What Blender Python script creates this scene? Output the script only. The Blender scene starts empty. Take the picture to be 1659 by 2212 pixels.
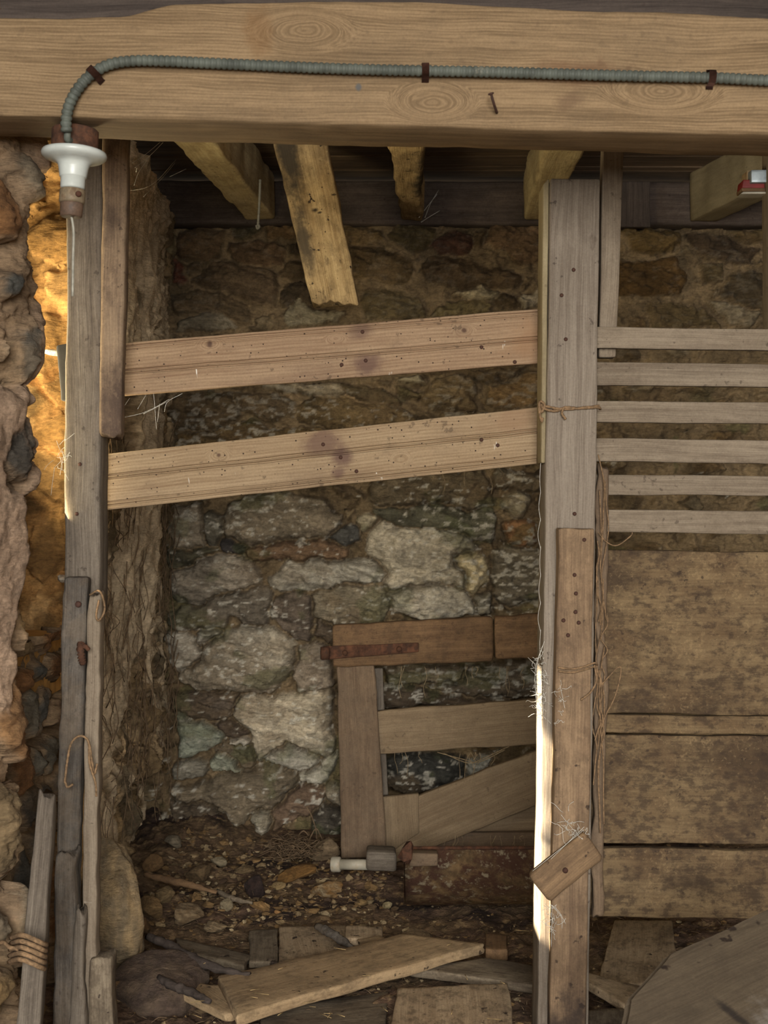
import bpy, bmesh, math, random
import numpy as np
from mathutils import Vector, Matrix, noise as mnoise

random.seed(7)
RNG = np.random.default_rng(7)
SC = bpy.context.scene
COL = SC.collection

# ------------------------------------------------------------------ camera, world, lights, exposure
F = 3039.0                 # focal length in pixels of the 1659 x 2212 frame
H = 1.144                  # eye height
CX, CY = 829.5, 1106.0
cam_d = bpy.data.cameras.new('camera')
cam = bpy.data.objects.new('camera', cam_d)
COL.objects.link(cam)
cam.location = (0, 0, H)
cam.rotation_euler = (math.radians(90), 0, 0)
cam_d.sensor_fit = 'VERTICAL'
cam_d.sensor_height = 24.0
cam_d.sensor_width = 24.0
cam_d.lens = 24.0 * F / 2212.0
cam_d.clip_start = 0.05
cam_d.dof.use_dof = True
cam_d.dof.focus_distance = 3.5
cam_d.dof.aperture_fstop = 6.3
SC.camera = cam

vs = SC.view_settings
vs.view_transform = 'Standard'
vs.look = 'None'
vs.gamma = 1.0
vs.use_curve_mapping = False
vs.exposure = 0.08

world = bpy.data.worlds.new('sky')
SC.world = world
world.use_nodes = True
wn = world.node_tree.nodes
wl = world.node_tree.links
bg = wn['Background']
wtc = wn.new('ShaderNodeTexCoord')
wsep = wn.new('ShaderNodeSeparateXYZ')
wl.new(wtc.outputs['Generated'], wsep.inputs[0])
wr = wn.new('ShaderNodeValToRGB')
wl.new(wsep.outputs['Z'], wr.inputs['Fac'])
wr.color_ramp.elements[0].position = 0.0
wr.color_ramp.elements[0].color = (0.62, 0.53, 0.41, 1)
wr.color_ramp.elements[1].position = 0.12
wr.color_ramp.elements[1].color = (0.62, 0.74, 0.95, 1)
wl.new(wr.outputs['Color'], bg.inputs['Color'])
bg.inputs['Strength'].default_value = 0.55

def lamp(name, kind, loc, direction, energy, color, **kw):
    d = bpy.data.lights.new(name, kind)
    d.energy = energy
    d.color = color
    for k, v in kw.items():
        setattr(d, k, v)
    o = bpy.data.objects.new(name, d)
    COL.objects.link(o)
    o.location = loc
    o.rotation_euler = Vector(direction).to_track_quat('-Z', 'Y').to_euler()
    return o

SUN_AZ, SUN_EL = 12.5, 35.0
az, el = math.radians(SUN_AZ), math.radians(SUN_EL)
SUN_DIR = Vector((math.cos(az) * math.cos(el), math.sin(az) * math.cos(el), -math.sin(el)))
lamp('sun', 'SUN', (-6, -1, 6), SUN_DIR, 62.0, (1.0, 0.87, 0.64), angle=math.radians(0.6))
# daylight of the open doorway behind the photographer, and of the window hole in the left wall
lamp('doorway_daylight', 'AREA', (0.15, -3.2, 1.95), (0.0, 1.0, -0.08), 640.0, (1.0, 0.98, 0.94),
     shape='RECTANGLE', size=2.4, size_y=2.6)
lamp('window_daylight', 'AREA', (-0.86, 3.16, 1.40), (1.0, 0.35, 0.50), 15.0, (1.0, 0.84, 0.52),
     shape='RECTANGLE', size=0.36, size_y=0.6)

# ------------------------------------------------------------------ helpers
def P(px, py, Y):
    """point of the place that the photograph shows at (px, py), at distance Y"""
    return Vector(((px - CX) * Y / F, Y, H - (py - CY) * Y / F))

def G(px, py, z=0.0):
    """the same on a level plane at height z"""
    return P(px, py, (H - z) * F / (py - CY))

def lin(c):
    out = []
    for v in c[:3]:
        v = v / 255.0
        out.append(v / 12.92 if v <= 0.04045 else ((v + 0.055) / 1.055) ** 2.4)
    return tuple(out)

def lin4(c):
    return lin(c) + (1.0,)

def tag(o, label=None, cat=None, group=None, kind=None):
    if label: o['label'] = label
    if cat: o['category'] = cat
    if group: o['group'] = group
    if kind: o['kind'] = kind
    return o

def empty(name, loc):
    o = bpy.data.objects.new(name, None)
    o.empty_display_size = 0.05
    o.location = loc
    COL.objects.link(o)
    return o

def link(name, me, mats, parent=None, matrix=None, smooth=True):
    if not isinstance(mats, (list, tuple)):
        mats = [mats]
    for m in mats:
        me.materials.append(m)
    if smooth:
        me.polygons.foreach_set('use_smooth', [True] * len(me.polygons))
    o = bpy.data.objects.new(name, me)
    COL.objects.link(o)
    M = matrix if matrix is not None else Matrix.Identity(4)
    if parent is not None:
        o.parent = parent
        pm = parent.get('_m')
        o.matrix_local = wmat(parent).inverted() @ M
    else:
        o.matrix_local = M
    return o

def wmat(o):
    m = o.matrix_basis.copy()
    p = o.parent
    while p is not None:
        m = p.matrix_basis @ m
        p = p.parent
    return m

# numpy noise ------------------------------------------------------
def _h(ix, iy, iz, seed):
    n = (ix.astype(np.int64) * 374761393 + iy.astype(np.int64) * 668265263 + iz.astype(np.int64) * 2147483647 + seed * 974711) & 0xFFFFFFFF
    n = ((n ^ (n >> 13)) * 1274126177) & 0xFFFFFFFF
    n = ((n ^ (n >> 16)) * 2246822519) & 0xFFFFFFFF
    n = n ^ (n >> 15)
    return (n & 0xFFFFFF).astype(np.float64) / 0xFFFFFF

def vnoise(x, y, z=None, seed=0):
    x = np.asarray(x, float); y = np.asarray(y, float)
    z = np.zeros_like(x) if z is None else np.asarray(z, float)
    fx, fy, fz = np.floor(x), np.floor(y), np.floor(z)
    tx, ty, tz = x - fx, y - fy, z - fz
    tx = tx * tx * (3 - 2 * tx); ty = ty * ty * (3 - 2 * ty); tz = tz * tz * (3 - 2 * tz)
    ix, iy, iz = fx.astype(np.int64), fy.astype(np.int64), fz.astype(np.int64)
    r = 0
    for a in (0, 1):
        wx = tx if a else 1 - tx
        for b in (0, 1):
            wy = ty if b else 1 - ty
            for c in (0, 1):
                wz = tz if c else 1 - tz
                r = r + wx * wy * wz * _h(ix + a, iy + b, iz + c, seed)
    return r * 2 - 1

def fbm(x, y, z=None, seed=0, oct=5, gain=0.5):
    a, r, f, t = 1.0, 0.0, 1.0, 0.0
    for i in range(oct):
        r = r + a * vnoise(x * f + i * 17.3, y * f - i * 9.1, None if z is None else z * f + i * 5.7, seed + i)
        t += a
        a *= gain
        f *= 2.03
    return r / t * 1.6

def sstep(a, b, x):
    t = np.clip((x - a) / (b - a), 0, 1)
    return t * t * (3 - 2 * t)

# node helper ------------------------------------------------------
class NT:
    def __init__(self, name):
        self.m = bpy.data.materials.new(name)
        self.m.use_nodes = True
        self.n = self.m.node_tree.nodes
        self.l = self.m.node_tree.links
        self.bsdf = self.n['Principled BSDF']
        self.bsdf.inputs['Specular IOR Level'].default_value = 0.25
    def new(self, t, **kw):
        x = self.n.new(t)
        for k, v in kw.items():
            setattr(x, k, v)
        return x
    def put(self, sock, v):
        if hasattr(v, 'is_output'):
            self.l.new(v, sock)
        elif isinstance(v, (tuple, list)) and len(v) == 3 and sock.type == 'RGBA':
            sock.default_value = tuple(v) + (1.0,)
        else:
            sock.default_value = v
    def math(self, op, a, b=0.0, c=None, clamp=False):
        x = self.new('ShaderNodeMath', operation=op)
        x.use_clamp = clamp
        self.put(x.inputs[0], a); self.put(x.inputs[1], b)
        if c is not None: self.put(x.inputs[2], c)
        return x.outputs[0]
    def vmath(self, op, a, b=(0, 0, 0)):
        x = self.new('ShaderNodeVectorMath', operation=op)
        self.put(x.inputs[0], a); self.put(x.inputs[1], b)
        return x.outputs['Value'] if op in ('LENGTH', 'DISTANCE', 'DOT_PRODUCT') else x.outputs[0]
    def mix(self, f, a, b, mode='MIX'):
        x = self.new('ShaderNodeMix', data_type='RGBA', blend_type=mode)
        self.put(x.inputs['Factor'], f)
        self.put(x.inputs[6], a); self.put(x.inputs[7], b)
        return x.outputs[2]
    def noise(self, v, scale, detail=3, rough=0.5, dist=0.0):
        x = self.new('ShaderNodeTexNoise')
        if v is not None: self.l.new(v, x.inputs['Vector'])
        x.inputs['Scale'].default_value = scale
        x.inputs['Detail'].default_value = detail
        x.inputs['Roughness'].default_value = rough
        x.inputs['Distortion'].default_value = dist
        return x.outputs['Fac']
    def step(self, v, a, b):
        x = self.new('ShaderNodeMapRange', interpolation_type='SMOOTHSTEP')
        self.put(x.inputs['Value'], v)
        x.inputs['From Min'].default_value = a
        x.inputs['From Max'].default_value = b
        return x.outputs[0]
    def bump(self, h, strength, dist):
        x = self.new('ShaderNodeBump')
        x.inputs['Strength'].default_value = strength
        x.inputs['Distance'].default_value = dist
        self.l.new(h, x.inputs['Height'])
        self.l.new(x.outputs[0], self.bsdf.inputs['Normal'])
    def finish(self, col, rough=0.85):
        self.put(self.bsdf.inputs['Base Color'], col)
        self.put(self.bsdf.inputs['Roughness'], rough)
        return self.m

def tone(c, sat=0.86, val=0.85):
    m = sum(c) / 3.0
    return tuple((m + (x - m) * sat) * val for x in c)

def wood(name, light, dark, stain, stain_amt=0.5, stain_scale=4.0, gx=1.6, gy=34.0, bump=0.5, specks=0.5, holes=0.0,
         white=0.0, knots=(), dust=None, dust_amt=0.0, wave=0.3, rough=0.85, vary=0.25, contrast=1.0, specks_scale=60, stain_edge=(0.47, 0.66), spots=(), mottle=0.0, mottle_c=(60, 44, 30), mottle_scale=62):
    light_raw = light
    light, dark, stain = tone(light), tone(dark), tone(stain)
    dust = tone(dust) if dust is not None else None
    t = NT(name)
    tc = t.new('ShaderNodeTexCoord').outputs['Object']
    rnd = t.new('ShaderNodeObjectInfo').outputs['Random']
    off = t.new('ShaderNodeCombineXYZ')
    t.l.new(t.math('MULTIPLY', rnd, 31.0), off.inputs[0])
    t.l.new(t.math('MULTIPLY', rnd, 17.0), off.inputs[1])
    t.l.new(t.math('MULTIPLY', rnd, 7.0), off.inputs[2])
    v = t.vmath('ADD', tc, off.outputs[0]) if not knots else tc
    # a little wander of the grain along the piece
    wob = t.noise(t.vmath('MULTIPLY', v, (1.6, 1.6, 4.0)), 1.6, 2, 0.5)
    wv = t.new('ShaderNodeCombineXYZ')
    t.l.new(t.math('MULTIPLY', t.math('SUBTRACT', wob, 0.5), 0.035), wv.inputs[2])
    gv = t.vmath('ADD', t.vmath('MULTIPLY', v, (1, 1, 1)), wv.outputs[0])
    gv = t.vmath('MULTIPLY', gv, (gx / gy, 1, 1))
    for (kx, kz, rad, squash) in knots:
        d = t.vmath('LENGTH', t.vmath('MULTIPLY', t.vmath('SUBTRACT', tc, (kx, 0, kz)), (1.0 / squash, 0.0, 1.0)))
        wnz = t.noise(tc, 9.0, 3, 0.6)
        d2 = t.math('ADD', d, t.math('MULTIPLY', t.math('SUBTRACT', wnz, 0.5), rad * 0.8))
        kv = t.new('ShaderNodeCombineXYZ')
        t.l.new(d2, kv.inputs[2])
        f = t.step(d, rad, rad * 0.35)
        x = t.new('ShaderNodeMix', data_type='VECTOR')
        t.l.new(f, x.inputs['Factor']); t.l.new(gv, x.inputs[4]); t.l.new(kv.outputs[0], x.inputs[5])
        gv = x.outputs[1]
    g1 = t.noise(gv, gy * 2.4, 6, 0.65, 0.15)
    g2 = t.noise(gv, gy * 0.62, 5, 0.6, 0.3)
    g3 = t.noise(gv, gy * 8.0, 3, 0.65)
    wvn = t.new('ShaderNodeTexWave', wave_type='BANDS', bands_direction='Z', wave_profile='SIN')
    t.l.new(gv, wvn.inputs['Vector'])
    wvn.inputs['Scale'].default_value = gy * 1.1
    wvn.inputs['Distortion'].default_value = 5.0
    wvn.inputs['Detail'].default_value = 3.0
    wvn.inputs['Detail Scale'].default_value = 0.7
    w = wvn.outputs['Fac']
    s = t.math('ADD', t.math('MULTIPLY', g1, 0.55), t.math('MULTIPLY', g2, 0.45 - 0.0))
    s = t.math('ADD', s, t.math('MULTIPLY', t.math('SUBTRACT', w, 0.5), 0.13 * wave))
    s = t.math('ADD', s, t.math('MULTIPLY', t.math('SUBTRACT', g3, 0.5), 0.35))
    f = t.step(s, 0.5 - 0.25 / contrast, 0.5 + 0.22 / contrast)
    col = t.mix(f, lin(dark), lin(light))
    # piece to piece difference
    val = t.math('ADD', 1.0 - vary * 0.5, t.math('MULTIPLY', rnd, vary))
    hsv = t.new('ShaderNodeHueSaturation')
    t.l.new(val, hsv.inputs['Value']); t.l.new(col, hsv.inputs['Color'])
    col = hsv.outputs[0]
    st = t.noise(t.vmath('MULTIPLY', v, (0.6, 1, 1)), stain_scale, 10, 0.72)
    col = t.mix(t.math('MULTIPLY', t.step(st, *stain_edge), stain_amt), col, lin(stain))
    if dust is not None:
        dn = t.noise(v, stain_scale * 2.6, 10, 0.75)
        col = t.mix(t.math('MULTIPLY', t.step(dn, 0.42, 0.62), dust_amt), col, lin(dust))
    sp = t.noise(v, specks_scale, 3, 0.55)
    big = t.noise(v, 6.0, 2, 0.5)
    spf = t.math('MULTIPLY', t.step(t.math('ADD', sp, t.math('MULTIPLY', t.math('SUBTRACT', big, 0.5), 0.30)), 0.66, 0.72), specks)
    col = t.mix(spf, col, lin((38, 28, 22)))
    if mottle > 0:
        m1 = t.noise(t.vmath('MULTIPLY', v, (0.6, 1, 1)), mottle_scale, 10, 0.72)
        m2 = t.noise(v, mottle_scale * 0.16, 4, 0.6)
        mm = t.math('ADD', m1, t.math('MULTIPLY', t.math('SUBTRACT', m2, 0.5), 0.5))
        col = t.mix(t.math('MULTIPLY', t.step(mm, 0.45, 0.63), mottle), col, lin(tone(mottle_c)))
        m3 = t.noise(v, mottle_scale * 1.7, 8, 0.75)
        mm3 = t.math('SUBTRACT', m3, t.math('MULTIPLY', t.math('SUBTRACT', m2, 0.5), 0.5))
        col = t.mix(t.math('MULTIPLY', t.step(mm3, 0.56, 0.66), mottle * 0.5), col, lin(tone(tuple(min(255, c * 1.18) for c in light_raw))))
    sk = t.noise(t.vmath('MULTIPLY', v, (0.45, 1, 1)), specks_scale * 0.42, 4, 0.6)
    col = t.mix(t.math('MULTIPLY', t.step(sk, 0.66, 0.76), specks * 0.7), col, lin((58, 44, 34)))
    fine = t.noise(v, 240.0, 4, 0.7)
    fk = t.math('ADD', 0.70, t.math('MULTIPLY', fine, 0.6))
    fc = t.new('ShaderNodeCombineXYZ')
    for i in range(3): t.l.new(fk, fc.inputs[i])
    col = t.mix(1.0, col, fc.outputs[0], 'MULTIPLY')
    if holes > 0:
        vo = t.new('ShaderNodeTexVoronoi', feature='F1')
        t.l.new(v, vo.inputs['Vector'])
        vo.inputs['Scale'].default_value = 75.0
        sepc = t.new('ShaderNodeSeparateColor')
        t.l.new(vo.outputs['Color'], sepc.inputs[0])
        big2 = t.noise(v, 5.0, 2, 0.5)
        on = t.step(t.math('ADD', sepc.outputs[0], t.math('MULTIPLY', t.math('SUBTRACT', big2, 0.5), 2.2)), 1.0 - holes, 1.02 - holes)
        hf = t.math('MULTIPLY', t.step(vo.outputs['Distance'], 0.17, 0.10), on)
        col = t.mix(hf, col, lin((40, 28, 20)))
    if white > 0:
        wh = t.noise(t.vmath('MULTIPLY', v, (1.0, 1.0, 0.22)), 55.0, 3, 0.5)
        col = t.mix(t.math('MULTIPLY', t.step(wh, 0.735, 0.78), white), col, lin((205, 200, 188)))
    for (sx, sz, rx, rz, sc, am) in spots:
        d = t.vmath('LENGTH', t.vmath('MULTIPLY', t.vmath('SUBTRACT', tc, (sx, 0, sz)), (1.0 / rx, 0.0, 1.0 / rz)))
        nn = t.noise(tc, 22.0, 5, 0.65)
        d = t.math('ADD', d, t.math('MULTIPLY', t.math('SUBTRACT', nn, 0.5), 1.6))
        col = t.mix(t.math('MULTIPLY', t.step(d, 1.1, 0.3), am), col, lin(sc))
    h = t.math('ADD', t.math('MULTIPLY', g1, 0.7), t.math('MULTIPLY', g3, 0.35))
    h = t.math('SUBTRACT', h, t.math('MULTIPLY', spf, 0.15))
    t.bump(h, bump, 0.004)
    return t.finish(col, rough)

def plain(name, c, rough=0.7, var=0.25, scale=30, metal=0.0, c2=None, c2_edge=(0.5, 0.65), bump=0.2, spec=0.25, c3=None, scale3=12):
    t = NT(name)
    v = t.new('ShaderNodeTexCoord').outputs['Object']
    n = t.noise(v, scale, 6, 0.65)
    n2 = t.noise(v, scale * 6, 3, 0.6)
    col = t.mix(t.step(n, 0.3, 0.7), lin(tuple(x * (1 - var) for x in c)), lin(c))
    if c2 is not None:
        col = t.mix(t.step(t.noise(v, scale * 0.6, 7, 0.68), *c2_edge), col, lin(c2))
    if c3 is not None:
        col = t.mix(t.step(t.noise(v, scale3, 6, 0.7), 0.55, 0.66), col, lin(c3))
    t.bsdf.inputs['Metallic'].default_value = metal
    t.bsdf.inputs['Specular IOR Level'].default_value = spec
    t.bump(t.math('ADD', n, t.math('MULTIPLY', n2, 0.4)), bump, 0.004)
    return t.finish(col, rough)

def masonry(name, fine=1.0, bump=0.6):
    """stone or earth whose own colours are laid out per stone in the mesh, with fine mottling on top"""
    t = NT(name)
    a = t.new('ShaderNodeVertexColor', layer_name='col').outputs['Color']
    v = t.new('ShaderNodeTexCoord').outputs['Object']
    n = t.noise(v, 28.0, 8, 0.7)
    n2 = t.noise(v, 130.0, 5, 0.68)
    n3 = t.noise(t.vmath('MULTIPLY', v, (1, 1, 3.5)), 45.0, 6, 0.7, 0.6)
    k = t.math('ADD', t.math('MULTIPLY', n, 0.45), t.math('ADD', t.math('MULTIPLY', n2, 0.4), t.math('MULTIPLY', n3, 0.5)))
    k = t.math('ADD', 1.0, t.math('MULTIPLY', t.math('SUBTRACT', k, 0.675), 2.9 * fine))
    kc = t.new('ShaderNodeCombineXYZ')
    for i in range(3): t.l.new(k, kc.inputs[i])
    col = t.mix(1.0, a, kc.outputs[0], 'MULTIPLY')
    h = t.math('ADD', t.math('MULTIPLY', n, 0.5), t.math('ADD', t.math('MULTIPLY', n2, 0.35), t.math('MULTIPLY', n3, 0.6)))
    n4 = t.noise(t.vmath('MULTIPLY', v, (1, 1, 4.0)), 16.0, 8, 0.65, 1.2)
    h = t.math('ADD', h, t.math('MULTIPLY', n4, 0.9))
    t.bump(h, bump, 0.022)
    return t.finish(col, 0.93)
# ------------------------------------------------------------------ materials
M = {}
M['oak'] = None   # made with the beam, which knows its knots
M['post'] = wood('weathered_post_wood', (158, 143, 124), (112, 96, 80), (88, 74, 58), 0.35, 3.0, gy=60, bump=0.35, specks=0.6, vary=0.1, white=0.1)
M['grey'] = wood('grey_weathered_wood', (140, 126, 108), (82, 70, 58), (66, 56, 46), 0.45, 3.5, gy=70, bump=0.6, specks=0.5, vary=0.15, mottle=0.2)
M['splint'] = wood('blue_grey_splintered_wood', (122, 112, 100), (70, 62, 54), (54, 48, 42), 0.5, 4, gy=55, bump=0.9, specks=0.4, vary=0.2, dust=(128, 108, 84), dust_amt=0.4, mottle=0.3)
PINE = dict(stain_amt=0.45, stain_scale=2.4, gy=40, bump=0.15, specks=0.45, holes=0.5, white=0.9, vary=0.0, wave=0.9)
ST1, ST2 = (92, 70, 58), (84, 62, 54)
M['pine_upper'] = wood('wormy_pine_upper', (176, 144, 108), (140, 106, 76), (108, 84, 66), knots=[(-0.282, 0.041, 0.022, 1.8), (0.288, 0.026, 0.018, 1.8), (0.0, 0.03, 0.016, 2.0)],
                       spots=[(0.055, 0.042, 0.035, 0.025, ST1, 0.7), (0.065, -0.03, 0.04, 0.03, ST2, 0.75), (-0.282, 0.041, 0.008, 0.010, (70, 50, 40), 0.9), (0.288, 0.026, 0.007, 0.007, (74, 54, 42), 0.9), (0.46, -0.01, 0.10, 0.06, (130, 98, 70), 0.6)], **PINE)
M['pine_lower'] = wood('wormy_pine_lower', (178, 150, 112), (142, 112, 78), (110, 86, 66), knots=[(-0.244, 0.033, 0.022, 1.6), (0.16, -0.02, 0.018, 1.8)],
                       spots=[(-0.01, 0.036, 0.06, 0.035, ST1, 0.8), (0.03, 0.0, 0.035, 0.03, ST2, 0.85), (0.02, -0.035, 0.02, 0.015, ST2, 0.7), (-0.244, 0.033, 0.006, 0.006, (80, 60, 46), 0.9), (0.42, 0.04, 0.08, 0.04, (124, 96, 72), 0.5)], **PINE)
M['slat'] = wood('greyed_slat_wood', (156, 138, 114), (114, 96, 76), (96, 78, 58), 0.3, 5, gy=60, bump=0.3, specks=0.5, white=0.35, vary=0.15, mottle=0.15)
M['panel'] = wood('soiled_panel_wood', (142, 116, 78), (106, 82, 52), (66, 48, 30), 0.85, 3.4, gy=34, bump=0.5, specks=0.7, vary=0.12, dust=(100, 74, 46), dust_amt=0.55, specks_scale=42, stain_edge=(0.44, 0.60), mottle=0.7)
M['board'] = wood('nailed_board_wood', (156, 122, 84), (108, 82, 56), (82, 60, 42), 0.5, 3.5, gy=48, bump=0.35, specks=0.8, vary=0.1, specks_scale=34, mottle=0.3, mottle_scale=22)
M['board_foot'] = wood('nailed_board_wood_damp_at_foot', (164, 132, 96), (112, 86, 62), (84, 62, 46), 0.5, 3.5, gy=48, bump=0.35, specks=0.8, vary=0.1, specks_scale=34, spots=[(0.55, 0.0, 0.15, 0.2, (44, 36, 32), 0.9)], mottle=0.35, mottle_scale=22)
M['side'] = wood('stained_side_board_wood', (162, 134, 102), (110, 88, 68), (78, 58, 48), 0.75, 4.5, gy=44, bump=0.5, specks=0.6, vary=0.0, mottle=0.35, mottle_c=(70, 54, 42), mottle_scale=18)
M['gate'] = wood('dusty_gate_wood', (138, 112, 84), (96, 74, 54), (86, 66, 48), 0.4, 5, gy=44, bump=0.4, specks=0.4, dust=(116, 96, 74), dust_amt=0.5, vary=0.12, mottle=0.4, mottle_c=(92, 72, 54))
M['gate_red'] = wood('reddish_gate_wood', (146, 110, 72), (104, 74, 46), (70, 46, 30), 0.5, 4, gy=40, bump=0.4, specks=0.4, dust=(108, 80, 48), dust_amt=0.4, mottle=0.35)
M['gate_pale'] = wood('pale_gate_wood', (150, 126, 94), (118, 94, 66), (98, 78, 54), 0.3, 3, gy=40, bump=0.3, specks=0.4, vary=0.1, mottle=0.2, mottle_c=(100, 82, 60))
M['floorboard'] = wood('muddy_plank_wood', (190, 164, 128), (146, 120, 90), (84, 66, 50), 0.55, 6, gy=40, bump=0.45, specks=0.95, vary=0.2, specks_scale=38, mottle=0.5)
M['greyboard'] = wood('dirty_grey_plank_wood', (150, 132, 106), (106, 90, 70), (64, 52, 40), 0.6, 6, gy=38, bump=0.5, specks=0.95, vary=0.2, specks_scale=38, mottle=0.45)
M['orangeplank'] = wood('orange_brown_plank_wood', (190, 158, 114), (150, 120, 84), (98, 80, 60), 0.5, 5, gy=36, bump=0.35, specks=0.9, vary=0.05, specks_scale=36, mottle=0.35)
M['darkwood'] = wood('smoke_dark_wood', (92, 78, 68), (52, 42, 36), (34, 28, 24), 0.5, 3, gy=40, bump=0.5, specks=0.3, vary=0.25)
M['plate'] = wood('wall_plate_wood', (104, 88, 76), (64, 52, 46), (40, 34, 30), 0.55, 3.5, gy=40, bump=0.4, specks=0.6, vary=0.1, mottle=0.35)
M['ceil'] = wood('loft_board_wood', (128, 104, 80), (72, 56, 44), (48, 38, 30), 0.5, 3, gy=30, bump=0.5, specks=0.3, vary=0.4)
M['rotten'] = wood('rotten_yellow_wood', (226, 192, 134), (160, 126, 78), (98, 80, 58), 0.5, 6, gy=40, bump=1.0, specks=1.0, vary=0.0, specks_scale=50, mottle=0.5, mottle_c=(120, 96, 62), mottle_scale=34, spots=[(-0.18, -0.045, 0.22, 0.045, (56, 50, 42), 0.95), (0.1, -0.055, 0.12, 0.03, (66, 58, 48), 0.9), (0.01, 0.0, 0.010, 0.016, (36, 28, 22), 0.95), (0.02, 0.012, 0.006, 0.012, (36, 28, 22), 0.95)])
M['joist'] = wood('yellowed_joist_wood', (232, 208, 152), (196, 166, 112), (112, 90, 62), 0.4, 5, gy=26, bump=0.6, specks=0.5, vary=0.1, mottle=0.3, mottle_c=(120, 98, 66))
M['cream'] = wood('cream_painted_joist', (170, 152, 112), (142, 124, 88), (104, 88, 62), 0.4, 3, gy=16, bump=0.25, specks=0.3, vary=0.05)
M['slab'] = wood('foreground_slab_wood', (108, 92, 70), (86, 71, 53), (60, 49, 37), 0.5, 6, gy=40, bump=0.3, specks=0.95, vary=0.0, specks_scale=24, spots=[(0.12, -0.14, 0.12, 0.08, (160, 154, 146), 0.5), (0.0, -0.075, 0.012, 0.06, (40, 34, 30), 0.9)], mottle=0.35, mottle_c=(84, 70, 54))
M['masonry'] = masonry('rubble_stone_and_earth')
M['ochre'] = masonry('ochre_earth_mortar')
M['dirt'] = masonry('trodden_earth', 1.2, 0.8)
M['rock'] = masonry('loose_stone', 1.0, 0.7)
M['rust'] = plain('rusty_iron', (92, 60, 42), 0.9, 0.5, 40, c2=(60, 42, 32), bump=0.5)
M['troughrust'] = plain('flaking_rust', (146, 118, 84), 0.9, 0.4, 26, c2=(88, 62, 48), c2_edge=(0.42, 0.58), bump=0.8, c3=(160, 146, 120), scale3=34)
M['porcelain'] = plain('dusty_porcelain', (176, 180, 174), 0.34, 0.10, 14, bump=0.03, spec=0.4, c2=(160, 156, 142), c2_edge=(0.6, 0.8))
M['bakelite'] = plain('dirty_lamp_cap', (132, 116, 92), 0.6, 0.3, 40, c2=(92, 74, 56), bump=0.2)
M['socket'] = plain('brown_socket_skirt', (104, 82, 66), 0.6, 0.3, 40, c2=(72, 58, 48), bump=0.2)
M['cord'] = plain('grey_flex', (150, 146, 132), 0.6, 0.2, 60)
M['conduit'] = plain('grey_conduit', (84, 88, 80), 0.6, 0.25, 25, c2=(124, 120, 104), c2_edge=(0.6, 0.75), bump=0.15)
M['clip'] = plain('rusty_clip', (84, 52, 38), 0.85, 0.4, 60, c2=(60, 36, 26))
M['twine'] = plain('baler_twine', (140, 112, 82), 0.95, 0.35, 120, bump=0.6)
M['straw'] = plain('straw', (166, 140, 96), 0.9, 0.4, 60)
M['root'] = plain('dry_roots', (120, 98, 74), 0.95, 0.4, 60)
M['web'] = plain('cobweb', (214, 210, 198), 0.7, 0.1, 80)
M['dustyweb'] = plain('dusty_cobweb', (146, 126, 96), 0.9, 0.3, 80)
M['pipe'] = plain('dirty_white_pipe', (160, 152, 134), 0.5, 0.15, 20, c2=(140, 122, 96), c2_edge=(0.55, 0.7), bump=0.1)
M['zinc'] = plain('galvanised_steel', (150, 158, 160), 0.45, 0.2, 30, metal=0.5, c2=(120, 128, 132), bump=0.05)
M['redpaint'] = plain('dark_red_paint', (122, 34, 30), 0.55, 0.25, 20, bump=0.05)
M['slatewood'] = plain('bluish_grey_slate', (38, 36, 34), 0.9, 0.3, 14, c2=(28, 26, 25))
M['steel'] = plain('rusty_nail_steel', (70, 46, 36), 0.8, 0.4, 80)
M['dung'] = plain('dark_crumbly_lump', (62, 44, 36), 0.95, 0.4, 60, bump=0.6)

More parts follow.
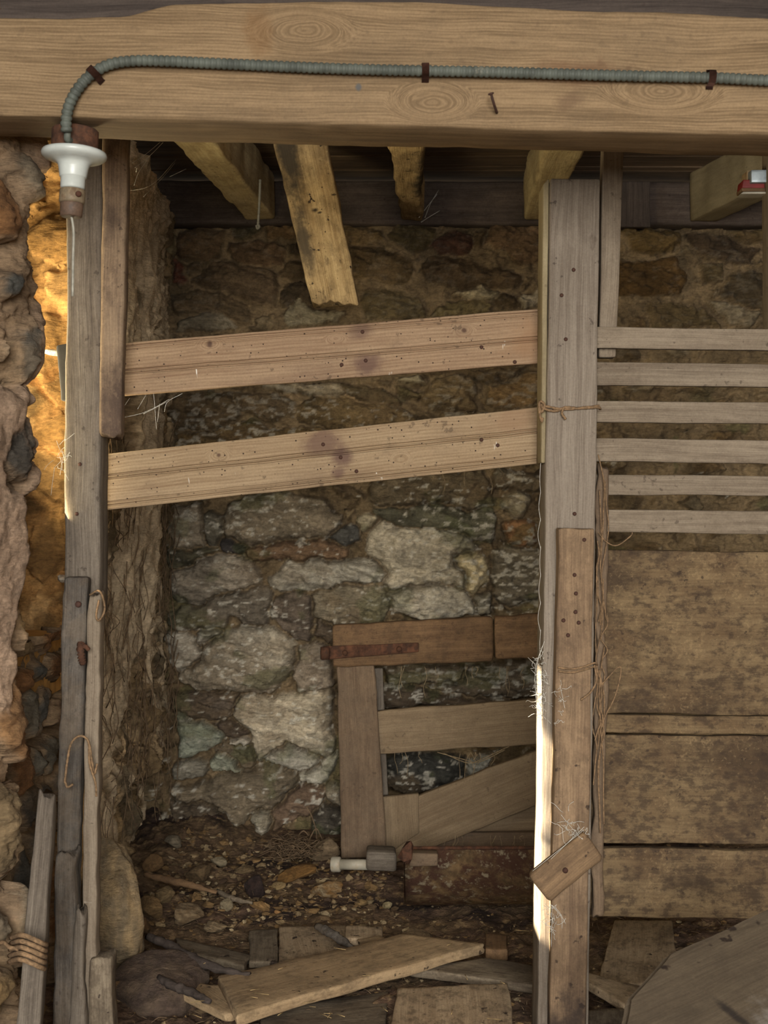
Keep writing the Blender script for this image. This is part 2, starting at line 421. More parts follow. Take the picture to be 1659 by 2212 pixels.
# ------------------------------------------------------------------ boards and beams
def quad_board(name, corners, t, mat, parent=None, bevel=0.004, wob=0.0015, step=0.02, end_rag=(0.0, 0.0), edge_rag=0.0,
               view=None, seed=None, top=None, bot=None, kv=5, bow=0.0):
    """A sawn piece whose visible face has the four given corners (in order round the face); t is its thickness behind it.
    The mesh is rounded at its arrises and a little uneven; x of the object runs along the grain."""
    a, b, c, d = [Vector(p) for p in corners]           # a-b one edge, d-c the other
    if ((b - a).length + (c - d).length) < ((d - a).length + (c - b).length):
        a, b, c, d = b, c, d, a
    cen = (a + b + c + d) / 4
    ux = ((b + c) / 2 - (a + d) / 2).normalized()
    vv = ((a + b) / 2 - (d + c) / 2)
    n = ux.cross(vv).normalized()
    tocam = (Vector(view) if view is not None else Vector((0, 0, H))) - cen
    if n.dot(tocam) < 0:
        n = -n
    uz = n.cross(ux).normalized()
    uy = uz.cross(ux).normalized()
    R = Matrix((ux, uy, uz)).transposed().to_4x4()
    R.translation = cen - n * (t / 2)
    Ri = R.inverted()
    if seed is None:
        seed = (abs(hash((round(cen.x, 3), round(cen.y, 3), round(cen.z, 3)))) % 1000)
    sd = seed * 1.37
    L = max((b - a).length, 0.02)
    W = max(vv.length, 0.005)
    bev = min(bevel, 0.45 * W, 0.45 * t)
    # section: list of (v in 0..1 from d-c to a-b, depth behind the face)
    r = bev / W
    sec = []
    for i in range(kv + 1):
        sec.append((r + (1 - 2 * r) * i / kv, 0.0, i == 0 or i == kv))
    sec.append((1 - r * 0.29, bev * 0.29, True))
    sec.append((1.0, bev, True))
    for q in (0.35, 0.7):
        sec.append((1.0, bev + (t - 2 * bev) * q, False))
    sec.append((1.0, t - bev, True))
    sec.append((1 - r * 0.29, t - bev * 0.29, True))
    for i in range(kv + 1):
        sec.append((1 - r - (1 - 2 * r) * i / kv, t, False))
    sec.append((r * 0.29, t - bev * 0.29, True))
    sec.append((0.0, t - bev, True))
    for q in (0.7, 0.35):
        sec.append((0.0, bev + (t - 2 * bev) * q, False))
    sec.append((0.0, bev, True))
    sec.append((r * 0.29, bev * 0.29, True))
    nst = max(3, int(L / step))
    us = [0.0, 0.3 * bev / L] + [bev / L + (1 - 2 * bev / L) * i / nst for i in range(nst + 1)] + [1 - 0.3 * bev / L, 1.0]
    shrink = [bev * 0.75, bev * 0.28] + [0.0] * (nst + 1) + [bev * 0.28, bev * 0.75]
    bm = bmesh.new()
    rings = []
    def prof(p, u):
        if not p: return 0.0
        for (u0, y0), (u1, y1) in zip(p, p[1:]):
            if u <= u1:
                q = 0 if u1 == u0 else max(0, (u - u0) / (u1 - u0))
                q = q * q * (3 - 2 * q)
                return y0 + (y1 - y0) * q
        return p[-1][1]
    for u, s in zip(us, shrink):
        ring = []
        hi = prof(top, u) + edge_rag * mnoise.fractal(Vector((u * L * 9, sd, 3.1)), 1.0, 2.0, 4)
        lo = prof(bot, u) + edge_rag * mnoise.fractal(Vector((u * L * 9, sd, 9.7)), 1.0, 2.0, 4)
        for (v, dep, hard) in sec:
            uu = u
            if u < 0.5 and end_rag[0] > 0:
                k = max(0.0, 1 - u * L / (end_rag[0] * 3))
                uu = u + k * (end_rag[0] / L) * (0.5 + mnoise.fractal(Vector((v * W * 28, dep * 40, sd)), 1.0, 2.0, 4))
            if u > 0.5 and end_rag[1] > 0:
                k = max(0.0, 1 - (1 - u) * L / (end_rag[1] * 3))
                uu = u - k * (end_rag[1] / L) * (0.5 + mnoise.fractal(Vector((v * W * 28, dep * 40, sd + 5)), 1.0, 2.0, 4))
            lo_p = d.lerp(c, uu)
            hi_p = a.lerp(b, uu)
            p = lo_p.lerp(hi_p, v)
            dirv = (hi_p - lo_p).normalized()
            p += dirv * (hi * v + lo * (1 - v))
            # ends rounded over
            vs_ = (0.5 - v) * 2
            p += dirv * (vs_ * s)
            dd = dep + (t / 2 - dep) / (t / 2) * s
            p -= n * dd
            p += n * (bow * math.sin(uu * math.pi))
            if wob > 0:
                nz = mnoise.noise_vector(Vector((p.x * 7 + sd, p.y * 7, p.z * 7)))
                nz2 = mnoise.noise_vector(Vector((p.x * 31 + sd, p.y * 31, p.z * 31)))
                p += nz * wob + nz2 * wob * 0.4
            ring.append(bm.verts.new(Ri @ p))
        rings.append(ring)
    k = len(sec)
    for r0, r1 in zip(rings, rings[1:]):
        for i in range(k):
            bm.faces.new((r0[i], r0[(i + 1) % k], r1[(i + 1) % k], r1[i]))
    bm.faces.new(rings[0]); bm.faces.new(list(reversed(rings[-1])))
    bmesh.ops.recalc_face_normals(bm, faces=bm.faces[:])
    me = bpy.data.meshes.new(name)
    bm.to_mesh(me); bm.free()
    return link(name, me, mat, parent, R)

def pq(pts, Y):
    """four photograph points at one distance (or one distance each)"""
    ys = Y if isinstance(Y, (list, tuple)) else [Y] * 4
    return [P(x, y, q) for (x, y), q in zip(pts, ys)]

def gq(pts, z):
    zs = z if isinstance(z, (list, tuple)) else [z] * 4
    return [G(x, y, q) for (x, y), q in zip(pts, zs)]

def bezier_pts(pts, n=8):
    """Catmull-Rom through the points"""
    pts = [Vector(p) for p in pts]
    if len(pts) < 3:
        return [pts[0].lerp(pts[-1], i / n) for i in range(n + 1)]
    ext = [pts[0] * 2 - pts[1]] + pts + [pts[-1] * 2 - pts[-2]]
    out = []
    for i in range(1, len(ext) - 2):
        p0, p1, p2, p3 = ext[i - 1:i + 3]
        for j in range(n):
            s = j / n
            out.append(0.5 * ((2 * p1) + (p2 - p0) * s + (2 * p0 - 5 * p1 + 4 * p2 - p3) * s * s + (3 * p1 - p0 - 3 * p2 + p3) * s ** 3))
    out.append(pts[-1])
    return out

def tube_into(bm, pts, rad, seg=6, radf=None):
    pts = [Vector(p) for p in pts]
    up = Vector((0.13, 0.31, 0.94))
    rings = []
    for i, p in enumerate(pts):
        tg = (pts[min(i + 1, len(pts) - 1)] - pts[max(i - 1, 0)])
        if tg.length < 1e-9: tg = Vector((0, 0, 1))
        tg.normalize()
        x = tg.cross(up)
        if x.length < 1e-3: x = tg.cross(Vector((1, 0, 0)))
        x.normalize(); y = tg.cross(x)
        rr = rad if radf is None else rad * radf(i, len(pts))
        rings.append([bm.verts.new(p + (x * math.cos(2 * math.pi * k / seg) + y * math.sin(2 * math.pi * k / seg)) * rr) for k in range(seg)])
    for r0, r1 in zip(rings, rings[1:]):
        for k in range(seg):
            bm.faces.new((r0[k], r0[(k + 1) % seg], r1[(k + 1) % seg], r1[k]))
    bm.faces.new(list(reversed(rings[0]))); bm.faces.new(rings[-1])

def finish_bm(name, bm, mat, parent=None, origin=None, smooth=True):
    o = Vector(origin) if origin is not None else (sum((v.co for v in bm.verts), Vector()) / max(1, len(bm.verts)))
    for v in bm.verts: v.co -= o
    bmesh.ops.recalc_face_normals(bm, faces=bm.faces[:])
    me = bpy.data.meshes.new(name)
    bm.to_mesh(me); bm.free()
    return link(name, me, mat, parent, Matrix.Translation(o), smooth)

def tube(name, pts, rad, mat, parent=None, seg=8, n=8, radf=None, raw=False):
    bm = bmesh.new()
    tube_into(bm, pts if raw else bezier_pts(pts, n), rad, seg, radf)
    return finish_bm(name, bm, mat, parent)

def lathe_into(bm, prof, axis0, axis, seg=40):
    axis = Vector(axis).normalized()
    x = axis.cross(Vector((0, 1, 0)) if abs(axis.y) < 0.9 else Vector((1, 0, 0))).normalized(); y = axis.cross(x)
    rings = []
    for (r, h) in prof:
        c = Vector(axis0) + axis * h
        rings.append([bm.verts.new(c + (x * math.cos(2 * math.pi * k / seg) + y * math.sin(2 * math.pi * k / seg)) * max(r, 1e-4)) for k in range(seg)])
    for r0, r1 in zip(rings, rings[1:]):
        for k in range(seg):
            bm.faces.new((r0[k], r0[(k + 1) % seg], r1[(k + 1) % seg], r1[k]))
    bm.faces.new(list(reversed(rings[0]))); bm.faces.new(rings[-1])

def lathe(name, prof, axis0, axis, mat, parent=None, seg=40):
    bm = bmesh.new()
    lathe_into(bm, prof, axis0, axis, seg)
    return finish_bm(name, bm, mat, parent)

def grid_mesh(name, X, Y, Z, cols=None):
    ni, nj = X.shape
    co = np.stack([X, Y, Z], -1).reshape(-1, 3)
    idx = np.arange(ni * nj).reshape(ni, nj)
    q = np.stack([idx[:-1, :-1], idx[1:, :-1], idx[1:, 1:], idx[:-1, 1:]], -1).reshape(-1, 4)
    me = bpy.data.meshes.new(name)
    me.vertices.add(len(co)); me.vertices.foreach_set('co', co.ravel())
    me.loops.add(q.size); me.loops.foreach_set('vertex_index', q.ravel().astype(np.int32))
    me.polygons.add(len(q))
    me.polygons.foreach_set('loop_start', np.arange(0, q.size, 4, dtype=np.int32))
    me.polygons.foreach_set('loop_total', np.full(len(q), 4, dtype=np.int32))
    me.update(calc_edges=True)
    if cols is not None:
        a = me.color_attributes.new('col', 'FLOAT_COLOR', 'POINT')
        a.data.foreach_set('color', np.concatenate([cols.reshape(-1, 3), np.ones((len(co), 1))], 1).astype(np.float32).ravel())
    me.validate()
    return me
# ------------------------------------------------------------------ rubble walls
def rgb(c):
    return np.array(lin(c))

def poly_sd(px, py, poly):
    """signed distance to a polygon, positive inside"""
    p = np.array(poly, float)
    q = np.roll(p, -1, 0)
    d = np.full(px.shape, 1e9)
    ins = np.zeros(px.shape, bool)
    for (x0, y0), (x1, y1) in zip(p, q):
        ex, ey = x1 - x0, y1 - y0
        t = np.clip(((px - x0) * ex + (py - y0) * ey) / (ex * ex + ey * ey + 1e-12), 0, 1)
        d = np.minimum(d, np.hypot(px - x0 - t * ex, py - y0 - t * ey))
        cond = (y0 > py) != (y1 > py)
        ins ^= cond & (px < (x1 - x0) * (py - y0) / (y1 - y0 + 1e-12) + x0)
    return np.where(ins, d, -d)

def smooth_path(pts, res):
    pts = np.array(pts, float)
    # Chaikin rounding, then even spacing
    for _ in range(3):
        q = [pts[0]]
        for a, b in zip(pts[:-1], pts[1:]):
            q += [a * 0.75 + b * 0.25, a * 0.25 + b * 0.75]
        q.append(pts[-1]); pts = np.array(q)
    seg = np.hypot(*np.diff(pts, axis=0).T)
    s = np.concatenate([[0], np.cumsum(seg)])
    n = int(s[-1] / res) + 1
    S = np.linspace(0, s[-1], n)
    xy = np.stack([np.interp(S, s, pts[:, 0]), np.interp(S, s, pts[:, 1])], 1)
    tg = np.gradient(xy, axis=0)
    tg /= np.linalg.norm(tg, axis=1, keepdims=True)
    nr = np.stack([tg[:, 1], -tg[:, 0]], 1)          # to the right of the walking direction
    return S, xy, nr

def rubble(S, Z, seed, stones=(), cell=(0.24, 0.12), palette=(), mortar=(120, 98, 68), joint=0.03, relief=0.03, rough=0.012, plaster=None,
           plaster_amt=0.0, moss=0.0, lime=0.0, fill_gap=0.014, upper_flush=None, strat=1.0):
    """heights and colours of a rubble wall over (S, Z): hand-placed stones first, jittered courses between them"""
    ws = S + 0.016 * fbm(S * 9, Z * 9, seed=seed + 1) + 0.006 * fbm(S * 40, Z * 40, seed=seed + 2)
    wz = Z + 0.016 * fbm(S * 9, Z * 9, seed=seed + 3) + 0.006 * fbm(S * 40, Z * 40, seed=seed + 4)
    h = np.zeros_like(S)
    col = np.zeros(S.shape + (3,))
    best = np.full(S.shape, -1.0)           # distance inside the winning stone
    sid = np.full(S.shape, -1, int)
    tiltx = np.zeros_like(S); base = np.zeros_like(S); rad = np.full(S.shape, 0.03)
    near = np.full(S.shape, -9.0)
    second = np.full(S.shape, -1.0); low = np.zeros(S.shape)
    rs = np.random.default_rng(seed)
    for k, st in enumerate(stones):
        poly, c = st[0], st[1]
        out = st[2] if len(st) > 2 else 0.0
        p = np.array(poly)
        lo, hi = p.min(0) - 0.06, p.max(0) + 0.06
        m = (ws > lo[0]) & (ws < hi[0]) & (wz > lo[1]) & (wz < hi[1])
        if not m.any(): continue
        sd = poly_sd(ws[m], wz[m], poly)
        zc = float(p[:, 1].mean())
        sd = sd + (0.016 if zc < 1.34 else 0.004)
        near[m] = np.maximum(near[m], sd)
        bb = best[m]; win = (sd > 0) & ((sd > bb) | (bb < 0))
        ii = np.where(m)
        w = (ii[0][win], ii[1][win])
        sec_ = second[m]
        second[m] = np.where(win, np.maximum(bb, sec_), np.maximum(sec_, np.where(sd > 0, sd, -1.0)))
        best[w] = sd[win]; sid[w] = k; low[w] = 1.0 if zc < 1.34 else 0.0
        cen = p.mean(0); ext = (p.max(0) - p.min(0)) * 0.5 + 1e-3
        tx, tz = rs.uniform(-1, 1, 2) * 0.010
        base[w] = out + rs.uniform(-0.004, 0.008) + tx * (ws[w] - cen[0]) / ext[0] + tz * (wz[w] - cen[1]) / ext[1]
        rad[w] = min(0.05, ext.min() * 0.75)
        cc = rgb(c) * rs.uniform(1.06, 1.22)
        if zc < 1.34:
            cc = cc * 0.75 + cc.mean() * 0.25          # the lower courses are a greyer stone
            cc = cc * 1.14
        col[w] = cc
    best = np.where(second > -0.5, np.minimum(best, np.maximum((best - second) * 0.5, 0.0)), best)   # stones that meet keep a joint between them
    # filler stones where no hand-placed stone is near
    free = (near < -fill_gap)
    cx, cz = cell
    s0, z0 = S.min() - cx, Z.min() - cz
    ns, nz = int((S.max() - s0) / cx) + 3, int((Z.max() - z0) / cz) + 3
    seeds = []
    for j in range(nz):
        for i in range(ns):
            seeds.append((s0 + (i + 0.5 * (j % 2) + rs.uniform(-0.42, 0.42)) * cx, z0 + (j + rs.uniform(-0.4, 0.4)) * cz, rs.uniform(0.75, 1.35)))
    seeds = np.array(seeds)
    d1 = np.full(S.shape, 9.0); d2 = np.full(S.shape, 9.0); i1 = np.zeros(S.shape, int)
    gi = np.clip(((ws - s0) / cx).astype(int), 0, ns - 1); gj = np.clip(((wz - z0) / cz).astype(int), 0, nz - 1)
    for dj in (-2, -1, 0, 1, 2):
        for di in (-2, -1, 0, 1, 2):
            ii = np.clip(gi + di, 0, ns - 1); jj = np.clip(gj + dj, 0, nz - 1)
            q = jj * ns + ii
            d = np.hypot((ws - seeds[q, 0]) / cx, (wz - seeds[q, 1]) / cz) / seeds[q, 2]
            same = (q == i1) & (d1 < 9)
            closer = (d < d1) & ~same
            d2 = np.where(closer, d1, np.where((d < d2) & ~same, d, d2))
            i1 = np.where(closer, q, i1); d1 = np.where(closer, d, d1)
    sdv = (d2 - d1) * 0.5 * min(cx, cz) * 0.95 - joint * 0.28
    sdv = np.minimum(sdv, -near - fill_gap)
    win = free & (sdv > 0) & (sid < 0)
    pal = np.array([rgb(c) for c in palette]) if len(palette) else np.array([rgb(mortar)])
    pick = rs.integers(0, len(pal), len(seeds)); shade = rs.uniform(0.85, 1.15, len(seeds))
    lift = rs.uniform(-0.008, 0.012, len(seeds)); tl = rs.uniform(-0.012, 0.012, (len(seeds), 2))
    best[win] = sdv[win]
    sid[win] = 1000 + i1[win]
    col[win] = pal[pick[i1[win]]] * shade[i1[win]][:, None]
    base[win] = lift[i1[win]] + tl[i1[win], 0] * (ws[win] - seeds[i1[win], 0]) / cx + tl[i1[win], 1] * (wz[win] - seeds[i1[win], 1]) / cz
    rad[win] = min(cx, cz) * 0.35
    ins = sid >= 0
    t = np.clip(best / rad, 0, 1)
    dome = np.where(ins, np.sqrt(1 - (1 - t) ** 2) * 0.75 + t * 0.25, 0)
    jd = joint if upper_flush is None else joint * (1 - 0.72 * sstep(*upper_flush, Z))
    hh = np.where(ins, base * t + relief * dome * 0.9, -jd * 0.35 * np.ones_like(S))
    crev = np.where(low > 0.5, 1 - sstep(0.0015, 0.0075, best), 0.0)
    hh = hh - 0.042 * crev
    off = (sid % 97) * 3.7
    ridge = 1 - np.abs(fbm(S * 7 + off, Z * 30 + 0.35 * S * 30 + off, seed=seed + 9, oct=5))
    hh += np.where(ins, rough * (ridge - 0.6) * 1.3 * strat * t, 0)
    hh += rough * 1.0 * fbm(S * 16 + off, Z * 18, seed=seed + 11, oct=5, gain=0.58) + rough * 0.45 * fbm(S * 60, Z * 95, seed=seed + 13, oct=3)
    hh += np.where(ins, 0, -jd * 0.85 * sstep(-0.2, 0.5, fbm(S * 6, Z * 6, seed=seed + 15)))
    mo = rgb(mortar)
    mcol = mo * (1 + 0.3 * fbm(S * 14, Z * 14, seed=seed + 21))[..., None]
    e = sstep(0.0, 0.008, best)[..., None]
    col = np.where(ins[..., None], col * e + mcol * (1 - e), mcol)
    # the stones' own mottling: bedding streaks, pale flecks, brown earth clinging, moss
    bed = fbm(S * 6 + off, Z * 55 + S * 14 + off, seed=seed + 31, oct=5)
    col *= (1 + 0.30 * strat * np.where(ins, bed, 0))[..., None]
    col *= (1 + 0.22 * fbm(S * 11 + off, Z * 11, seed=seed + 33) + 0.24 * fbm(S * 4.5 + off, Z * 7 + off, seed=seed + 34, oct=3))[..., None]
    earth = sstep(0.15, 0.6, fbm(S * 5, Z * 6.5, seed=seed + 35, oct=7, gain=0.6))[..., None]
    col = col * (1 - 0.42 * earth) + 0.42 * earth * rgb((110, 90, 64))
    if lime > 0:
        fl = sstep(0.30, 0.55, fbm(S * 40, Z * 95, seed=seed + 37, oct=5) + 0.45 * fbm(S * 3.1, Z * 3.1, seed=seed + 38, oct=3) - 0.05)
        if upper_flush is not None: fl = fl * (1 - sstep(upper_flush[0] - 0.2, upper_flush[1] + 0.05, Z) * 0.92)
        fl = (fl * lime * ins)[..., None]
        col = col * (1 - fl) + fl * rgb((190, 182, 164))
    if moss > 0:
        mm = sstep(0.35, 0.62, fbm(S * 9, Z * 11, seed=seed + 39, oct=6) + 0.25 * fbm(S * 2, Z * 2, seed=seed + 40))
        if upper_flush is not None: mm = mm * (1 - sstep(*upper_flush, Z))
        mm = (mm * moss)[..., None]
        col = col * (1 - mm) + mm * rgb((78, 84, 46))
    if plaster is not None:
        pp = sstep(0.02, 0.18, fbm(S * 4.2, Z * 2.4, seed=seed + 51, oct=6) + plaster_amt)
        ph = relief * 0.75 + 0.010 * fbm(S * 10, Z * 8, seed=seed + 53) + 0.005 * fbm(S * 40, Z * 30, seed=seed + 54)
        hh = hh * (1 - pp) + np.maximum(hh, ph) * pp
        pc = rgb(plaster) * (1 + 0.22 * fbm(S * 8, Z * 5, seed=seed + 55) + 0.2 * fbm(S * 45, Z * 30, seed=seed + 56))[..., None]
        pp = (pp * 0.92)[..., None]
        col = col * (1 - pp) + pc * pp
    return hh, np.clip(col, 0.004, 0.9)

def wall(name, path, z0, z1, res, label, seed, mat='masonry', shape=None, tint=None, **kw):
    S1, xy, nr = smooth_path(path, res)
    Z1 = np.linspace(z0, z1, int((z1 - z0) / res) + 1)
    S, Z = np.meshgrid(S1, Z1, indexing='ij')
    h, col = rubble(S, Z, seed, **kw)
    if tint is not None:
        col = col * tint(S, Z)
    if shape is not None:
        h = h + shape(S, Z)
    X = xy[:, 0][:, None] + nr[:, 0][:, None] * h
    Y = xy[:, 1][:, None] + nr[:, 1][:, None] * h
    me = grid_mesh(name, X, Y, Z, col)
    o = link(name, me, M[mat])
    tag(o, label, 'wall', kind='structure')
    return o

# --- the back wall, stone by stone (outlines in photograph pixels, brought to the wall's own plane)
YB = 5.06
BX0, BX1 = -1.05, 1.95
def bw(px, py):
    p = P(px, py, YB - 0.02)
    return (p.x - BX0, p.z)
ST = []
def stn(c, *pts, out=0.0):
    ST.append(([bw(x, y) for x, y in pts], c, out))
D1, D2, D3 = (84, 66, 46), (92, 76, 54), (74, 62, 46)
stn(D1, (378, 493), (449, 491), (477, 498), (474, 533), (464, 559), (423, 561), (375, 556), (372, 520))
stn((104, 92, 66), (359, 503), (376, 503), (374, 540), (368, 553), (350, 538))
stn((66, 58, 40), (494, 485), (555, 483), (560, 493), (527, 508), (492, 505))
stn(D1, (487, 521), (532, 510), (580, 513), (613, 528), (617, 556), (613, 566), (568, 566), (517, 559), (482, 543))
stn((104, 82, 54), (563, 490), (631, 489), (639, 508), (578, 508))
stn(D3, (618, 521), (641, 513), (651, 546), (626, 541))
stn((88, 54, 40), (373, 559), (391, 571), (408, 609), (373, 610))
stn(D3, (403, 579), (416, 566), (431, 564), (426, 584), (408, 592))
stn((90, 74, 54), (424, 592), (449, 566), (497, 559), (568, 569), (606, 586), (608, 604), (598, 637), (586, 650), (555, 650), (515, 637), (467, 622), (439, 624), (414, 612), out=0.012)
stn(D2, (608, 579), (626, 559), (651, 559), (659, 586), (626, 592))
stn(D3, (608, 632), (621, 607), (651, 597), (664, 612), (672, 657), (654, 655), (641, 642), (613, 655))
stn((142, 130, 104), (608, 673), (613, 657), (641, 642), (659, 662), (694, 673), (740, 678), (720, 698), (644, 693), (616, 698))
stn((134, 122, 100), (386, 698), (436, 678), (472, 685), (512, 703), (502, 711), (449, 716), (378, 721))
stn((96, 80, 58), (368, 635), (429, 630), (502, 645), (532, 660), (543, 693), (512, 698), (454, 676), (373, 673))
stn((98, 80, 52), (700, 495), (785, 490), (823, 505), (827, 521), (811, 528), (700, 531))
stn((94, 80, 52), (836, 518), (859, 493), (912, 490), (937, 495), (932, 521), (914, 543), (887, 548), (856, 533), out=0.006)
stn((80, 56, 42), (922, 531), (937, 516), (970, 500), (1013, 503), (1026, 526), (1013, 546), (988, 551), (950, 545))
stn((88, 72, 50), (1026, 505), (1052, 500), (1040, 536), (1058 - 30, 528))
stn(D1, (1060, 495), (1089, 488), (1170, 490), (1185, 500), (1185, 571), (1127, 569), (1089, 543), (1051, 530))
stn((86, 70, 46), (740, 536), (811, 533), (849, 546), (884, 564), (892, 584), (882, 607), (849, 614), (823, 609), (798, 599), (740, 599), out=0.012)
stn((82, 66, 46), (927, 559), (950, 549), (995, 556), (1044, 566), (1097, 576), (1140, 592), (1125, 609), (1079, 628), (1038, 617), (1003, 622), (970, 614), (925, 612), (913, 597), out=0.010)
stn((94, 80, 54), (785, 630), (869, 621), (902, 637), (917, 662), (925, 680), (798, 693), (780, 657))
stn((106, 92, 62), (937, 673), (975, 649), (1026, 647), (1061, 662), (1055, 678), (937, 682))
stn((142, 128, 100), (988, 632), (1038, 618), (1069, 635), (1061, 655), (1026, 645))
stn((76, 62, 42), (1064, 649), (1079, 637), (1119, 634), (1132, 647), (1119, 662), (1069, 667), out=0.01)
stn((128, 116, 94), (1129, 632), (1165, 622), (1180, 640), (1165, 654), (1135, 657))
# between the boards
stn((136, 122, 98), (570, 836), (600, 826), (740, 832), (742, 848), (700, 855), (620, 850))
stn(D2, (345, 860), (420, 845), (500, 850), (520, 900), (440, 930), (350, 935))
stn((98, 82, 60), (508, 855), (600, 856), (640, 872), (640, 900), (560, 905), (512, 882))
stn((104, 86, 58), (648, 882), (680, 860), (760, 852), (830, 872), (880, 887), (900, 915), (780, 925), (650, 915))
stn((114, 96, 68), (914, 858), (937, 828), (988, 811), (1030, 826), (1036, 850), (1034, 880), (937, 887), (912, 877))
stn(D2, (1016, 806), (1076, 796), (1135, 793), (1112, 812), (1054, 826))
stn((110, 88, 58), (1058, 863), (1061, 836), (1114, 821), (1168, 803), (1178, 863), (1114, 875))
stn((162, 148, 118), (859, 819), (899, 812), (915, 832), (887, 827))
stn((114, 98, 68), (856, 831), (900, 847), (920, 852), (902, 862), (874, 849))
stn((94, 80, 56), (740, 832), (823, 838), (856, 852), (866, 867), (775, 868), (744, 855))
stn((96, 78, 50), (345, 945), (430, 940), (520, 915), (700, 930), (640, 960), (420, 1000), (345, 1000))
stn((100, 84, 58), (950, 895), (1030, 890), (1100, 885), (1180, 875), (1180, 930), (960, 940))
# below the lower board
stn((138, 122, 96), (355, 1098), (423, 1092), (434, 1176), (401, 1185), (378, 1184), (360, 1136), out=0.020)
stn((94, 86, 68), (437, 1121), (449, 1109), (472, 1121), (468, 1180), (456, 1178), (437, 1147), out=0.010)
stn((118, 102, 76), (484, 1116), (506, 1090), (593, 1074), (656, 1087), (702, 1090), (728, 1114), (715, 1142), (694, 1160), (644, 1170), (542, 1175), (506, 1162), (486, 1145), out=0.020)
stn((66, 63, 56), (717, 1142), (760, 1139), (768, 1165), (735, 1178), (720, 1167))
stn((60, 54, 50), (479, 1174), (502, 1165), (526, 1178), (515, 1194), (489, 1187))
stn((116, 86, 54), (532, 1186), (593, 1173), (636, 1176), (715, 1171), (740, 1189), (735, 1205), (669, 1206), (618, 1202), (534, 1201), out=0.012)
stn((66, 60, 40), (365, 1194), (416, 1186), (470, 1194), (416, 1210), (370, 1228))
stn((132, 118, 96), (368, 1255), (373, 1237), (416, 1217), (482, 1203), (527, 1206), (556, 1234), (556, 1248), (517, 1267), (441, 1291), (421, 1305), (391, 1302), (370, 1282), out=0.030)
stn((152, 142, 120), (588, 1243), (634, 1219), (679, 1213), (760, 1215), (815, 1224), (836, 1240), (800, 1260), (745, 1265), (660, 1268), (610, 1267), (592, 1257), out=0.022)
stn((98, 86, 68), (365, 1331), (429, 1316), (482, 1290), (555, 1261), (586, 1270), (581, 1293), (571, 1342), (517, 1342), (467, 1357), (403, 1365), (373, 1355), out=0.012)
stn((176, 144, 106), (478, 1331), (492, 1316), (515, 1320), (519, 1336), (497, 1351), out=0.045)
stn((84, 70, 54), (577, 1319), (590, 1293), (642, 1283), (666, 1297), (662, 1344), (690, 1378), (631, 1367), (603, 1347))
stn((116, 102, 76), (671, 1293), (760, 1270), (832, 1266), (843, 1300), (818, 1345), (740, 1350), (700, 1345), (670, 1330), out=0.008)
stn((88, 72, 52), (646, 1352), (712, 1352), (712, 1384), (674, 1373))
stn((150, 136, 110), (436, 1400), (484, 1370), (530, 1357), (583, 1361), (629, 1388), (630, 1425), (617, 1455), (592, 1482), (567, 1492), (492, 1489), (441, 1488), (408, 1467), (395, 1456), (440, 1424), out=0.034)
stn((152, 142, 122), (366, 1381), (391, 1376), (424, 1405), (424, 1430), (391, 1438), (372, 1425), out=0.012)
stn((152, 142, 124), (429, 1364), (475, 1361), (475, 1374), (443, 1393), (424, 1402), out=0.014)
stn((142, 126, 104), (636, 1397), (705, 1389), (712, 1480), (642, 1488), (635, 1440), out=0.008)
stn((84, 70, 54), (381, 1503), (467, 1499), (514, 1502), (505, 1527), (495, 1550), (454, 1560), (416, 1547), (383, 1524))
stn((158, 142, 112), (499, 1545), (519, 1513), (618, 1505), (654, 1508), (705, 1497), (709, 1577), (714, 1621), (690, 1633), (659, 1611), (618, 1600), (580, 1632), (550, 1643), (544, 1592), (519, 1567), out=0.010)
stn((126, 128, 106), (388, 1544), (441, 1564), (476, 1595), (461, 1613), (416, 1621), (388, 1628), out=0.006)
stn((74, 60, 46), (448, 1563), (497, 1561), (543, 1577), (540, 1589), (487, 1598), (463, 1583))
stn((164, 152, 130), (489, 1597), (531, 1593), (531, 1607), (490, 1607))
stn((88, 76, 56), (463, 1624), (480, 1612), (542, 1612), (547, 1641), (537, 1651), (504, 1638))
stn((138, 138, 112), (456, 1653), (467, 1637), (497, 1642), (518, 1653), (492, 1666), (464, 1664))
stn((106, 98, 80), (379, 1658), (403, 1645), (447, 1652), (440, 1672), (385, 1672))
stn((154, 144, 122), (573, 1644), (594, 1625), (623, 1611), (659, 1617), (690, 1635), (681, 1651), (644, 1659), (606, 1654), out=0.028)
stn((158, 148, 124), (646, 1669), (694, 1646), (727, 1636), (727, 1658), (704, 1683), (694, 1693), (651, 1680), out=0.012)
stn((112, 96, 70), (453, 1699), (484, 1675), (530, 1656), (580, 1658), (634, 1672), (637, 1691), (619, 1712), (592, 1737), (558, 1743), (530, 1783), (515, 1785), (494, 1754), (446, 1728), (393, 1720), (380, 1706), out=0.036)
stn((94, 78, 56), (380, 1731), (441, 1734), (490, 1757), (510, 1785), (500, 1800), (386, 1800), out=0.006)
stn((152, 142, 116), (562, 1765), (583, 1751), (592, 1767), (577, 1793), (564, 1790), out=0.02)
stn((94, 72, 50), (623, 1716), (645, 1693), (703, 1702), (703, 1729), (640, 1765), (596, 1778), (600, 1752))
stn((66, 58, 46), (674, 1752), (706, 1734), (740, 1752), (740, 1795), (690, 1800))
stn((142, 126, 98), (711, 1706), (740, 1706), (740, 1743), (711, 1739))
stn((104, 88, 60), (811, 1042), (900, 1030), (1030, 1022), (1058, 1050), (1063, 1092), (1010, 1094), (985, 1073), (900, 1083), (830, 1088), (812, 1070), out=0.014)
stn((98, 86, 64), (1070, 1017), (1180, 1030), (1180, 1056), (1127, 1051), (1074, 1043), out=0.014)
